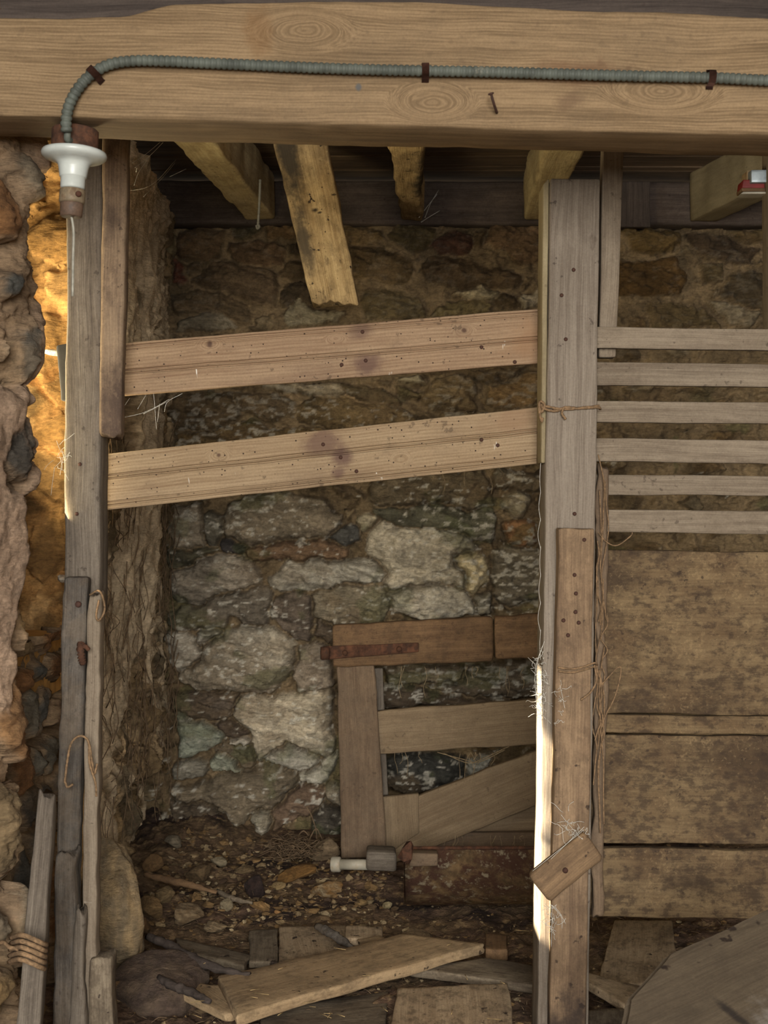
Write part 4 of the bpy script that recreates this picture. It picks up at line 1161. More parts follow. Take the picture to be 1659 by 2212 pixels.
for k in range(11):
    x0 = 1296 + RNG.uniform(-8, 12); y0 = RNG.uniform(980, 1500); y1 = y0 + RNG.uniform(120, 420)
    pts = []
    for q in range(7):
        yy = y0 + (y1 - y0) * q / 6
        pts.append(P(x0 + RNG.uniform(-9, 9) - (yy - 1300) * 0.01, yy, 3.055 + RNG.uniform(-0.006, 0.006)))
    tube_into(bm, bezier_pts(pts, 5), 0.0013 + 0.0006 * RNG.random(), 5)
tube_into(bm, bezier_pts([P(1292, 1150, 3.05), P(1312, 1172, 3.05), P(1334, 1178, 3.05), P(1362, 1158, 3.05), P(1366, 1150, 3.05)], 6), 0.0014, 5)
tube_into(bm, bezier_pts([P(1298, 1480, 3.05), P(1340, 1440, 3.05), P(1330, 1500, 3.05), P(1302, 1560, 3.05), P(1290, 1620, 3.05)], 6), 0.0016, 5)
o = finish_bm('frayed_twine', bm, M['twine']); tag(o, 'frayed strands of twine dangling down the right side of the middle post', 'twine', kind='stuff')
o = quad_board('batten', [P(1304, 250, 3.125), P(1351, 250, 3.125), P(1331, 772, 3.125), P(1294, 772, 3.125)], 0.035, M['slat'], bevel=0.003, wob=0.0015)
tag(o, 'narrow upright batten running up behind the middle post to the beam', 'batten')

# ------------------------------------------------------------------ slats and panel on the right
rows = [((1293, 706, 752), (1700, 711, 757)), ((1290, 782, 832), (1700, 787, 836)), ((1292, 865, 912), (1700, 869, 915)),
        ((1294, 946, 997), (1700, 953, 1002)), ((1310, 1025, 1069), (1700, 1029, 1071)), ((1308, 1100, 1149), (1700, 1104, 1154))]
nth = ['topmost', 'second from the top', 'third from the top', 'third from the bottom', 'second from the bottom', 'lowest']
for k, ((xa, ta, ba), (xb, tb, bb)) in enumerate(rows):
    o = quad_board('slat', pq([(xa - 30, ta), (xb, tb), (xb, bb), (xa - 30, ba)], 3.10), 0.02, M['slat'], bevel=0.0025, wob=0.0018)
    tag(o, 'horizontal grey slat right of the middle post, %s of the six' % nth[k], 'slat', 'slats of the right-hand partition')
prow = [((1188, 1541), (1194, 1546), 'top wide plank of the partition right of the middle post'), ((1543, 1582), (1548, 1586), 'narrow plank below the top wide plank of the partition'),
        ((1587, 1820), (1592, 1824), 'middle wide plank of the partition with flaking dirt'), ((1832, 1981), (1832, 1984), 'lowest plank of the partition, its bottom edge clear of the floor')]
for k, (l, r, lab) in enumerate(prow):
    tp = [(0, 0), (0.35, -0.002), (0.7, -0.006), (1, 0.0)] if k == 3 else None
    o = quad_board('partition_plank', pq([(1262, l[0]), (1740, r[0]), (1740, r[1]), (1262, l[1])], 3.11), 0.025, M['panel'], bevel=0.003, wob=0.003, kv=12, top=tp, edge_rag=0.0015)
    tag(o, lab, 'plank', 'planks of the right-hand partition')

# ------------------------------------------------------------------ joists above
def joist(name, label, near_l, near_r, far_l, far_r, h, mat, **kw):
    """underside corners; the piece rises h above it"""
    o = quad_board(name, [far_l, far_r, near_r, near_l], h, M[mat], view=((far_l + near_r) / 2 - Vector((0, 0, 1))), **kw)
    return tag(o, label, 'joist', kind='thing')
def Zp(px, z, Y):      # point at height z, distance Y and photograph column px
    return Vector(((px - CX) * Y / F, Y, z))
joist('joist', 'yellowed joist with one pale edge running from the wall plate towards the lamp', Zp(322, 2.19, 3.7), Zp(412, 2.19, 3.7), Zp(528, 2.18, 4.992), Zp(595, 2.18, 4.992), 0.16, 'joist', bevel=0.008, wob=0.006, edge_rag=0.008)
joist('joist', 'rough-hewn joist resting on the back wall behind the beam centre', Zp(828, 2.185, 3.6), Zp(922, 2.185, 3.6), Zp(866, 2.175, 4.992), Zp(910, 2.175, 4.992), 0.16, 'rotten', bevel=0.012, wob=0.010, edge_rag=0.012)
joist('joist', 'joist with peeling cream edge behind the top of the middle post', Zp(1212, 2.20, 3.6), Zp(1318, 2.20, 3.6), Zp(1130, 2.18, 4.992), Zp(1188, 2.18, 4.992), 0.16, 'joist', bevel=0.010, wob=0.006, edge_rag=0.006)
joist('joist', 'cream-painted joist running up to the right edge of the picture', Zp(1790, 2.195, 4.1), Zp(1890, 2.195, 4.1), Zp(1490, 2.175, 4.992), Zp(1548, 2.175, 4.992), 0.17, 'cream', bevel=0.006, wob=0.004, edge_rag=0.004)
o = quad_board('broken_plank', [P(570, 215, 4.22), P(690, 215, 4.22), P(777, 668, 4.42), P(676, 668, 4.42)], 0.05, M['rotten'], bevel=0.006, wob=0.004, kv=10, end_rag=(0.0, 0.022), edge_rag=0.004, step=0.012)
tag(o, 'rotten yellow plank hanging aslant with a broken lower end', 'plank')
rope('hanging_twine', [P(562, 388, 4.55), P(561, 420, 4.55), P(559, 460, 4.55), P(557, 490, 4.55)], 0.0042, M['cord'], 'short pale cord hanging from the yellowed joist', 'cord', n=12,
     extra=([P(557, 484, 4.548), P(560, 490, 4.545), P(556, 493, 4.545), P(554, 487, 4.548)],))
# latch box at the right edge
root = empty('latch_box', P(1630, 400, 3.3))
tag(root, 'red and galvanised metal latch box at the right edge under the beam', 'box')
quad_board('metal_cover', pq([(1623, 367), (1720, 366), (1720, 393), (1623, 394)], 3.27), 0.05, M['zinc'], root, bevel=0.001, wob=0.0)
quad_board('wooden_side', pq([(1614, 368), (1628, 368), (1626, 392), (1614, 390)], 3.30), 0.05, M['orangeplank'], root, bevel=0.001, wob=0.001)
quad_board('red_rail', pq([(1606, 388), (1720, 391), (1720, 407), (1603, 406)], 3.285), 0.05, M['redpaint'], root, bevel=0.001, wob=0.0)
quad_board('brown_ledge', pq([(1602, 406), (1720, 406), (1720, 414), (1603, 413)], 3.28), 0.05, M['gate_red'], root, bevel=0.001, wob=0.0)
quad_board('white_edge', pq([(1606, 414), (1720, 414), (1720, 418.5), (1600, 418.5)], 3.275), 0.05, M['pipe'], root, bevel=0.001, wob=0.0)
# its bracket board, tying it to the upright batten's partition
o = quad_board('upright_batten', [P(1690, 240, 3.14), P(1760, 240, 3.14), P(1750, 720, 3.14), P(1690, 720, 3.14)], 0.17, M['slat'], bevel=0.003)
tag(o, 'upright batten that carries the slats just beyond the right edge', 'batten')

# ------------------------------------------------------------------ the old gate leaning at the back
YG = 4.62
gate = empty('old_gate', P(780, 1850, YG))
tag(gate, 'broken wooden gate with a diagonal brace standing against the back wall', 'gate')
quad_board('stile', pq([(726, 1400), (807, 1400), (836, 1854), (738, 1854)], [YG + 0.03, YG + 0.03, YG - 0.02, YG - 0.02]), 0.06, M['gate'], gate, bevel=0.006, wob=0.004, edge_rag=0.003, kv=8)
quad_board('top_rail', pq([(718, 1352), (1066, 1333), (1066, 1427), (720, 1442)], YG + 0.015), 0.06, M['gate_red'], gate, bevel=0.008, wob=0.004, edge_rag=0.006, kv=8)
quad_board('top_rail', pq([(1069, 1332), (1290, 1320), (1290, 1418), (1070, 1425)], YG + 0.022), 0.055, M['gate_red'], gate, bevel=0.008, wob=0.004, edge_rag=0.006, kv=8)
st_ = quad_board('hinge_strap', pq([(696, 1396), (905, 1388), (905, 1408), (694, 1426)], YG + 0.006), 0.008, M['rust'], gate, bevel=0.003, wob=0.002)
lathe('hinge_knuckle', [(0.004, -0.02), (0.015, -0.02), (0.016, 0.0), (0.015, 0.02), (0.004, 0.02)], P(702, 1411, YG - 0.005), (0, 0, 1), M['rust'], st_, 14)
for (x, y) in ((745, 1410), (862, 1402)):
    lathe('rivet', [(0.0005, -0.006), (0.008, -0.004), (0.009, 0.002), (0.0005, 0.004)], P(x, y, YG - 0.002), (0, 1, 0), M['rust'], st_, 12)
quad_board('middle_rail', pq([(812, 1537), (1290, 1500), (1290, 1598), (812, 1630)], YG + 0.03), 0.03, M['gate_pale'], gate, bevel=0.004, wob=0.003, edge_rag=0.003, kv=8)
quad_board('diagonal_brace', pq([(818, 1752), (1290, 1572), (1290, 1686), (850, 1866)], YG + 0.035), 0.03, M['gate_pale'], gate, bevel=0.004, wob=0.003, edge_rag=0.003, kv=8)
quad_board('brace_foot', pq([(820, 1722), (905, 1715), (905, 1800), (826, 1852)], YG + 0.030), 0.03, M['gate_pale'], gate, bevel=0.004, wob=0.003, edge_rag=0.003, kv=6)
quad_board('lower_rail', pq([(900, 1752), (1290, 1716), (1290, 1792), (900, 1800)], YG + 0.075), 0.03, M['gate_pale'], gate, bevel=0.004, wob=0.003, kv=6)
quad_board('bottom_rail', pq([(880, 1800), (1290, 1798), (1290, 1838), (880, 1842)], YG + 0.05), 0.04, M['gate'], gate, bevel=0.005, wob=0.003, kv=6)
quad_board('back_post', pq([(806, 1445), (828, 1444), (838, 1720), (818, 1722)], YG + 0.08), 0.03, M['grey'], gate, bevel=0.004, wob=0.004, kv=4)

# ------------------------------------------------------------------ rusted trough and what lies beside it
def trough():
    x0, x1 = P(872, 1900, 4.2).x, P(1330, 1900, 4.2).x
    prof = [(4.05, 0.010), (4.10, 0.000), (4.16, 0.004), (4.22, 0.022), (4.265, 0.052), (4.29, 0.085), (4.30, 0.112)]
    pr = bezier_pts([Vector((0, y, z + 0.004)) for y, z in prof], 4)
    bm = bmesh.new()
    n = 46
    rows_ = []
    for i in range(n + 1):
        x = x0 + (x1 - x0) * i / n
        rows_.append([bm.verts.new(Vector((x, p.y, p.z)) + mnoise.noise_vector(Vector((x * 12, p.y * 12, p.z * 12))) * 0.003) for p in pr])
    for r0, r1 in zip(rows_, rows_[1:]):
        for k in range(len(pr) - 1):
            bm.faces.new((r0[k], r0[k + 1], r1[k + 1], r1[k]))
    bmesh.ops.solidify(bm, geom=bm.faces[:], thickness=0.004)
    root = finish_bm('rusty_trough', bm, M['troughrust'])
    tag(root, 'half-round rusty iron trough half sunk in the dirt beside the gate', 'trough')
    # end plate, seen edge-on from inside
    bm = bmesh.new()
    e0 = [bm.verts.new((x0 + 0.002, p.y, p.z)) for p in pr] + [bm.verts.new((x0 + 0.002, 4.16, 0.105)), bm.verts.new((x0 + 0.002, 4.06, 0.05))]
    bm.faces.new(e0)
    bmesh.ops.solidify(bm, geom=bm.faces[:], thickness=0.010)
    finish_bm('end_plate', bm, M['rust'], root, smooth=False)
    tube('rolled_rim', [(x0, 4.30, 0.116), ((x0 + x1) / 2, 4.302, 0.117), (x1, 4.30, 0.116)], 0.006, M['rust'], root, 8)
trough()
bm = bmesh.new()
outl = [(858, 1852), (868, 1834), (878, 1818), (888, 1816), (893, 1826), (890, 1856), (884, 1867), (872, 1862)]
fr = [bm.verts.new(P(x, y, 4.03 + 0.01 * math.sin(x))) for x, y in outl]
bm.faces.new(fr)
bmesh.ops.solidify(bm, geom=bm.faces[:], thickness=0.006)
o = finish_bm('rust_flake', bm, M['rust'], smooth=False); tag(o, 'curled dark red iron plate standing at the end of the trough', 'plate')
o = quad_board('wood_block', pq([(792, 1840), (856, 1843), (856, 1886), (792, 1884)], 4.36), 0.10, M['grey'], bevel=0.010, wob=0.004, kv=6)
tag(o, 'short grey wooden block lying at the foot of the gate', 'block')
o = quad_board('wood_block', pq([(886, 1842), (946, 1844), (946, 1872), (884, 1872)], 4.20), 0.05, M['gate'], bevel=0.005, wob=0.003)
tag(o, 'small flat piece of wood lying in the left end of the trough', 'wood')
def pipe():
    a, b = P(716, 1867, 4.42), P(800, 1868, 4.40)
    ax = (b - a).normalized(); L = (b - a).length
    root = lathe('drain_pipe', [(0.010, 0.03), (0.0165, 0.03), (0.0165, L), (0.010, L)], a, ax, M['pipe'], None, 24)
    tag(root, 'dirty white plastic pipe end lying left of the wooden block', 'pipe')
    lathe('pipe_collar', [(0.012, 0.0), (0.022, 0.0), (0.024, 0.003), (0.024, 0.026), (0.021, 0.030), (0.012, 0.030)], a, ax, M['pipe'], root, 24)
pipe()

# nails driven into the boards: dark heads, each a part of the piece it holds
nail_me = None
for owner, yy, spots_ in NAILED:
    for (x, y) in spots_:
        c = P(x, y, yy)
        if nail_me is None:
            o = lathe('nail', [(0.0004, -0.0048), (0.0036, -0.0042), (0.0044, -0.002), (0.003, 0.004), (0.0004, 0.004)], c, (0, 1, 0), M['steel'], owner, 10)
            nail_me = o.data
        else:
            o = bpy.data.objects.new('nail', nail_me); COL.objects.link(o)
            o.parent = owner
            o.matrix_local = wmat(owner).inverted() @ Matrix.Translation(c)
# ------------------------------------------------------------------ planks lying on the floor
def floor_plank(name, pts, z, t, mat, label, cat='plank', **kw):
    a = dict(bevel=0.004, wob=0.003, edge_rag=0.003, end_rag=(0.006, 0.006), kv=8, step=0.015)
    a.update(kw)
    o = quad_board(name, gq(pts, z), t, M[mat], view=(0, 3, 9), **a)
    return tag(o, label, cat)
floor_plank('plank', [(470, 2110), (872, 2016), (1052, 2036), (512, 2192)], [0.045, 0.055, 0.055, 0.045], 0.026, 'orangeplank', 'long orange-brown plank lying aslant across the floor', end_rag=(0.004, 0.010))
floor_plank('plank', [(344, 2118), (500, 2118), (560, 2170), (500, 2196)], [0.028, 0.03, 0.02, 0.022], 0.02, 'orangeplank', 'darker plank end sticking out under the left end of the long orange-brown plank', edge_rag=0.008, end_rag=(0.015, 0.015))
floor_plank('plank', [(858, 2132), (1098, 2122), (1116, 2262), (836, 2262)], 0.03, 0.024, 'floorboard', 'wide muddy plank at the bottom edge, left of the middle post')
floor_plank('plank', [(603, 2001), (748, 1998), (775, 2066), (602, 2080)], 0.018, 0.018, 'floorboard', 'squarish muddy plank behind the long orange-brown plank')
floor_plank('plank', [(540, 2007), (600, 2003), (599, 2078), (538, 2080)], 0.018, 0.018, 'greyboard', 'narrow upright-grained board left of the squarish muddy plank')
floor_plank('plank', [(376, 2022), (545, 2062), (530, 2088), (384, 2052)], 0.02, 0.018, 'greyboard', 'dark grey board on the floor in front of the rubble')
floor_plank('wood_offcut', [(748, 1998), (826, 2000), (828, 2030), (746, 2026)], 0.035, 0.022, 'floorboard', 'small square offcut lying on the squarish muddy plank', 'offcut')
floor_plank('plank', [(880, 2092), (1046, 2066), (1230, 2096), (1230, 2138)], [0.02, 0.028, 0.03, 0.03], 0.022, 'greyboard', 'dusty board between the long plank and the middle post', edge_rag=0.006)
floor_plank('wood_offcut', [(1048, 2014), (1096, 2016), (1098, 2052), (1050, 2050)], 0.03, 0.03, 'gate_red', 'small reddish wood offcut at the right end of the long plank', 'offcut')
floor_plank('plank', [(1326, 1986), (1452, 1986), (1470, 2130), (1292, 2122)], [0.018, 0.018, 0.02, 0.02], 0.018, 'floorboard', 'dusty grey board lying on the floor beyond the partition')
floor_plank('plank', [(1225, 2096), (1262, 2100), (1400, 2132), (1352, 2172)], [0.03, 0.03, 0.032, 0.032], 0.022, 'floorboard', 'muddy board running from the foot of the middle post to the right')
floor_plank('plank', [(1262, 2182), (1380, 2172), (1380, 2232), (1262, 2250)], 0.022, 0.02, 'greyboard', 'grey board end right of the foot of the middle post')
floor_plank('plank', [(560, 2172), (842, 2142), (832, 2240), (560, 2262)], 0.004, 0.018, 'greyboard', 'half-buried board below the long orange-brown plank')
floor_plank('wood_offcut', [(770, 2030), (830, 2020), (850, 2034), (775, 2050)], 0.04, 0.016, 'orangeplank', 'little splinter of brown wood behind the long plank', 'offcut', end_rag=(0.012, 0.012))

def stick(name, pts, rad, mat, label, rag=0.3):
    bm = bmesh.new()
    c = bezier_pts(pts, 8)
    tube_into(bm, c, rad, 10, lambda i, n: (0.6 + 0.4 * math.sin(math.pi * min(1, (i + 1) / (n * 0.9)))) * (1 + rag * mnoise.noise(Vector((i * 0.6, rad * 900, 0)))))
    for v in bm.verts:
        v.co += mnoise.noise_vector(v.co * 60) * rad * 0.35
    o = finish_bm(name, bm, M[mat]); return tag(o, label, 'stick')
stick('stick', [G(312, 1889, 0.06), G(360, 1900, 0.052), G(415, 1913, 0.045), G(468, 1928, 0.03)], 0.011, 'gate_red', 'thin reddish stick with a pale crust lying on the rubble at the back left')
stick('stick', [G(318, 2022, 0.06), G(362, 2040, 0.062), G(410, 2068, 0.06), G(470, 2092, 0.055), G(540, 2108, 0.045)], 0.013, 'darkwood', 'curved dark stick lying across the dark grey board')
stick('stick', [G(684, 2000, 0.045), G(710, 2014, 0.045), G(740, 2032, 0.042), G(764, 2050, 0.04)], 0.012, 'splint', 'short crumbling stick lying on the squarish muddy plank')
stick('stick', [G(345, 2112, 0.05), G(372, 2128, 0.05), G(410, 2142, 0.045), G(452, 2164, 0.04)], 0.012, 'darkwood', 'short black stick on the darker plank end')
stick('stick', [G(470, 1925, 0.03), G(505, 1942, 0.028), G(545, 1950, 0.025)], 0.008, 'greyboard', 'thin grey splinter beyond the end of the thin reddish stick')

# ------------------------------------------------------------------ loose stones, each its own thing
def rock(name, px, py, w, h, c, label, cat='stone', depth=None, seed=0, flat=1.0, lift=0.0, c2=None, sub=4, ang=0.35, Y=None, smooth=False):
    """a broken stone whose foot is at (px, py) in the photograph; w and h its seen size there in pixels"""
    foot = G(px, py, 0.0) if Y is None else P(px, py, Y)
    Yd = foot.y
    s = Yd / F
    W, Ht = w * s, h * s
    D = depth if depth is not None else W * 0.75
    bm = bmesh.new()
    bmesh.ops.create_icosphere(bm, subdivisions=sub, radius=1.0)
    rs = np.random.default_rng(seed * 31 + int(px))
    planes = []
    for k in range(13):
        n = rs.normal(size=3); n /= np.linalg.norm(n)
        planes.append((Vector(n), rs.uniform(0.45, 0.86) if not smooth else rs.uniform(0.7, 0.98)))
    cl = bm.verts.layers.float_color.new('col')
    base = rgb(c); sec = rgb(c2) if c2 is not None else base * 0.72
    for v in bm.verts:
        p = v.co.copy()
        for n, d in planes:
            q = p.dot(n)
            if q > d: p -= n * (q - d) * (0.97 if not smooth else 0.8)
        nz = mnoise.fractal(p * 2.3 + Vector((seed, px, 0)), 1.0, 2.0, 5)
        p += v.co.normalized() * nz * 0.07
        k = 0.5 + 0.5 * mnoise.fractal(p * 3.1 + Vector((px, seed, 4)), 1.0, 2.0, 4)
        k = min(1, max(0, (k - 0.3) * 1.8))
        cc = sec * (1 - k) + base * k
        v[cl] = (cc[0], cc[1], cc[2], 1)
        v.co = Vector((p.x * W / 1.6, p.y * D / 1.6, p.z * Ht / 1.6))
    R = Matrix.Rotation(rs.uniform(-ang, ang), 4, 'Y') @ Matrix.Rotation(rs.uniform(-0.5, 0.5), 4, 'Z')
    for v in bm.verts: v.co = R @ v.co
    zmin = min(v.co.z for v in bm.verts); ymin = min(v.co.y for v in bm.verts)
    gz = ground(foot.x, foot.y) if Y is None else foot.z
    o = finish_bm(name, bm, M['rock'], None, (0, 0, 0))
    o.location = (foot.x, foot.y + D * 0.35, gz - zmin - Ht * 0.16 + lift)
    return tag(o, label, cat)
rock('boulder', 230, 2094, 112, 268, (158, 134, 98), 'tall smooth pale boulder leaning at the foot of the left wall', 'boulder', depth=0.22, seed=3, c2=(128, 112, 88), ang=0.05, Y=3.46, sub=5, smooth=True)
rock('boulder', 335, 2262, 200, 170, (94, 78, 62), 'broad earth-covered boulder at the bottom edge beside the plank ends', 'boulder', depth=0.2, seed=5, c2=(76, 62, 52), Y=3.30, sub=5, ang=0.1, smooth=True)
rocks = [
    (398, 2000, 66, 52, (124, 106, 80), 'rough pale stone behind the dark grey board', 0, (92, 74, 52)),
    (330, 1985, 60, 58, (116, 92, 60), 'brown earthy stone against the foot of the boulder', 0, None),
    (463, 2012, 48, 26, (134, 114, 86), 'flat pale stone between the rubble and the narrow board', 0, None),
    (300, 2032, 50, 44, (110, 84, 56), 'rusty brown stone just right of the tall boulder', 0, None),
    (325, 2110, 74, 34, (128, 112, 92), 'knobbly grey stone below the curved dark stick', 0, (96, 82, 66)),
    (400, 2120, 44, 22, (136, 118, 94), 'long pale pebble-like stone near the short black stick', 0, None),
    (550, 1932, 50, 58, (60, 44, 38), 'dark crumbly lump on the rubble in front of the back wall', 0, (44, 34, 30)),
    (708, 1916, 82, 38, (150, 132, 102), 'pale split stone in front of the white pipe', 0, (128, 94, 54)),
    (640, 1895, 90, 28, (118, 86, 46), 'ochre stone half buried left of the white pipe', 0, None),
    (700, 1846, 66, 44, (140, 120, 92), 'squarish pale stone leaning on the gate stile', 0, (110, 92, 70)),
    (372, 1848, 38, 24, (124, 112, 92), 'small pale stone in the far left corner', 0, None),
    (470, 1880, 34, 22, (140, 126, 100), 'pointed pale stone in the middle of the rubble slope', 0, None),
    (560, 1964, 44, 22, (140, 108, 68), 'little ochre stone in front of the dark crumbly lump', 0, None),
    (486, 1966, 28, 30, (132, 118, 92), 'upright pale chip of stone beside the thin grey splinter', 0, None),
    (600, 1972, 18, 14, (150, 112, 70), 'tiny orange stone right of the little ochre stone', 0, None),
    (836, 1945, 22, 16, (150, 134, 100), 'pale triangular chip in front of the trough end', 0, None),
    (776, 1942, 30, 14, (138, 112, 74), 'flat buff chip between the pale split stone and the trough', 0, None),
    (905, 2018, 86, 30, (128, 108, 82), 'long earthy stone behind the far end of the long plank', 0, (104, 86, 64)),
    (330, 1905, 46, 40, (112, 86, 56), 'round earthy stone at the left end of the thin reddish stick', 0, None),
    (430, 1905, 56, 30, (104, 84, 58), 'dull brown stone above the thin reddish stick', 0, None),
    (525, 1880, 40, 20, (118, 98, 70), 'flat brown stone in the rubble below the big wall stone', 0, None),
    (350, 1962, 50, 38, (116, 96, 66), 'lumpy stone in front of the round earthy stone', 0, None),
    (262, 2150, 48, 40, (124, 98, 66), 'crumbling brown stone right of the square stump', 0, None),
    (1425, 1998, 40, 16, (96, 82, 64), 'small dark stone on the floor beneath the partition', 0, None),
    (820, 1902, 26, 12, (112, 92, 66), 'small flat stone just in front of the wooden block', 0, None),
    (596, 1908, 36, 16, (146, 122, 84), 'buff stone right of the dark crumbly lump', 0, None),
]
for i, (px, py, w, h, c, lab, lf, c2) in enumerate(rocks):
    rock('stone', px, py, w, h, c, lab, 'stone', seed=i + 9, c2=c2, sub=4 if w > 40 else 3)

rock('light_slit_chip', 113, 764, 30, 13, (236, 232, 222), 'white chip added as light slit in the window jamb, level with the wooden wedge', 'stone', Y=3.47, seed=40, sub=3, depth=0.07, c2=(220, 214, 200))  # white chips added in place of bright slits of light at the jamb
rock('light_slit_chip', 131, 1258, 26, 17, (236, 232, 222), 'white chip added as light slit in the window jamb, beside the top of the split plank', 'stone', Y=3.47, seed=41, sub=3, depth=0.07, c2=(220, 214, 200))
# gravel and crumbs, beyond counting
def gravel():
    verts, faces, cols = [], [], []
    bm0 = bmesh.new(); bmesh.ops.create_icosphere(bm0, subdivisions=1, radius=1.0)
    bv = np.array([v.co[:] for v in bm0.verts]); bf = [[v.index for v in f.verts] for f in bm0.faces]
    bm0.free()
    rs = np.random.default_rng(5)
    n = 0
    pal = [rgb(c) for c in ((150, 128, 94), (122, 96, 62), (104, 84, 60), (166, 146, 112), (84, 66, 50), (132, 104, 68))]
    while n < 2600:
        x = rs.uniform(-0.70, 1.1); y = rs.uniform(3.15, 4.9)
        dens = 0.25 + 0.75 * (1 if (x < 0.0 and y > 3.9) else 0)
        if rs.random() > dens: continue
        sz = 0.0022 + 0.006 * rs.random() ** 3 + (0.008 * rs.random() ** 4 if y > 3.9 and x < 0.1 else 0)
        q = bv * (1 + 0.35 * rs.normal(size=(len(bv), 1))) * sz * np.array([rs.uniform(0.8, 1.7), rs.uniform(0.8, 1.5), rs.uniform(0.45, 0.9)])
        a = rs.uniform(0, 6.28); c, s = math.cos(a), math.sin(a)
        q = np.stack([q[:, 0] * c - q[:, 1] * s, q[:, 0] * s + q[:, 1] * c, q[:, 2]], 1)
        q += np.array([x, y, ground(x, y) + sz * 0.25])
        b = len(verts)
        verts += q.tolist(); faces += [[b + k for k in f] for f in bf]
        cc = pal[rs.integers(0, len(pal))] * rs.uniform(0.7, 1.2)
        cols += [cc.tolist() + [1]] * len(bv)
        n += 1
    me = bpy.data.meshes.new('gravel'); me.from_pydata(verts, [], faces)
    a = me.color_attributes.new('col', 'FLOAT_COLOR', 'POINT'); a.data.foreach_set('color', np.array(cols, np.float32).ravel())
    o = link('gravel', me, M['rock'], smooth=False)
    tag(o, 'gravel, mortar crumbs and chips scattered over the earth floor', 'gravel', kind='stuff')
gravel()
def litter():
    rs = np.random.default_rng(8)
    bm = bmesh.new()
    for k in range(420):
        x = rs.uniform(-0.7, 1.0); y = rs.uniform(3.1, 4.3)
        z = ground(x, y) + rs.uniform(0.004, 0.02)
        a = rs.uniform(0, 6.28); L = rs.uniform(0.01, 0.05)
        p = Vector((x, y, z)); d = Vector((math.cos(a), math.sin(a), rs.uniform(-0.1, 0.2))) * L
        tube_into(bm, bezier_pts([p, p + d * 0.5 + Vector((rs.uniform(-.006, .006), rs.uniform(-.006, .006), rs.uniform(0, .006))), p + d], 3), rs.uniform(0.0005, 0.0010), 4)
    o = finish_bm('straw_litter', bm, M['root'])
    tag(o, 'bits of straw and roots littering the floor', 'straw', kind='stuff')
    bm = bmesh.new()
    for k in range(26):
        px, py = rs.uniform(380, 1160), rs.uniform(2000, 2200)
        p = G(px, py, 0.065); a = rs.uniform(0, 6.28); L = rs.uniform(0.012, 0.04)
        d = Vector((math.cos(a), math.sin(a), 0)) * L
        tube_into(bm, [p, p + d * 0.5, p + d], 0.0009, 5)
    o = finish_bm('pale_straw', bm, M['straw']); tag(o, 'a few bright yellow straws lying on the planks', 'straw', kind='stuff')
    # dry root nest by the gate
    bm = bmesh.new()
    for k in range(110):
        c0 = G(rs.uniform(590, 668), rs.uniform(1822, 1856), 0.02)
        pts = [c0 + Vector((rs.normal() * 0.03, rs.normal() * 0.03, abs(rs.normal()) * 0.02)) for q in range(4)]
        tube_into(bm, bezier_pts(pts, 4), 0.0011, 4)
    for (pa) in ([(662, 1742), (672, 1760), (682, 1790), (684, 1812)], [(700, 1822), (690, 1800), (682, 1790), (672, 1806), (664, 1826)], [(640, 1810), (655, 1795), (668, 1806)]):
        tube_into(bm, bezier_pts([P(x, y, 4.85) for x, y in pa], 6), 0.0025, 5)
    o = finish_bm('root_nest', bm, M['root']); tag(o, 'tangle of dry roots lying in front of the back wall left of the gate', 'roots', kind='stuff')
litter()
def wall_roots():
    """dust-laden roots and threads that hang down the far part of the left wall"""
    rs = np.random.default_rng(12)
    bm = bmesh.new()
    for k in range(150):
        y = rs.uniform(3.66, 5.0); z = rs.uniform(0.35, 1.5); L = rs.uniform(0.08, 0.35)
        pts = [Vector((-0.735 + rs.uniform(-0.02, 0.012), y + rs.uniform(-.02, .02) * q, z - L * q / 4)) for q in range(5)]
        tube_into(bm, bezier_pts(pts, 3), rs.uniform(0.0008, 0.0018), 4)
    o = finish_bm('hanging_roots', bm, M['root']); tag(o, 'dusty roots and threads hanging down the earth-coated far left wall', 'roots', kind='stuff')
    bm = bmesh.new()
    for k in range(46):
        px = rs.uniform(840, 1160); y0 = rs.choice([1440, 1625, 1000, 1805]); pz = 4.55
        L = rs.uniform(15, 70)
        pts = [P(px + rs.uniform(-6, 6), y0 + L * q / 3, pz) for q in range(4)]
        tube_into(bm, bezier_pts(pts, 3), rs.uniform(0.0006, 0.0011), 4)
    o = finish_bm('dust_threads', bm, M['dustyweb']); tag(o, 'dusty threads hanging from the rails of the gate', 'cobweb', kind='stuff')
wall_roots()

# ------------------------------------------------------------------ cobwebs
def web(name, label, strands, rad=0.0005, mat='web'):
    bm = bmesh.new()
    for s in strands:
        tube_into(bm, bezier_pts(s, 5) if len(s) > 2 else bezier_pts(s, 6), rad, 4)
    o = finish_bm(name, bm, M[mat]); return tag(o, label, 'cobweb', kind='stuff')
web('cobweb', 'cobweb strands between the side board and the yellowed joist', [
    [P(286, 352, 3.3), P(315, 333, 3.5), P(345, 308, 3.75)], [P(292, 362, 3.3), P(320, 340, 3.5), P(352, 308, 3.75)], [P(294, 372, 3.3), P(296, 362, 3.3)],
    [P(270, 414, 3.1), P(330, 398, 3.5), P(380, 345, 4.2)], [P(366, 382, 4.2), P(402, 365, 4.25)], [P(290, 400, 3.2), P(300, 372, 3.3), P(322, 340, 3.5)], [P(310, 425, 3.6), P(350, 385, 3.9), P(378, 352, 4.2)]], 0.00045)
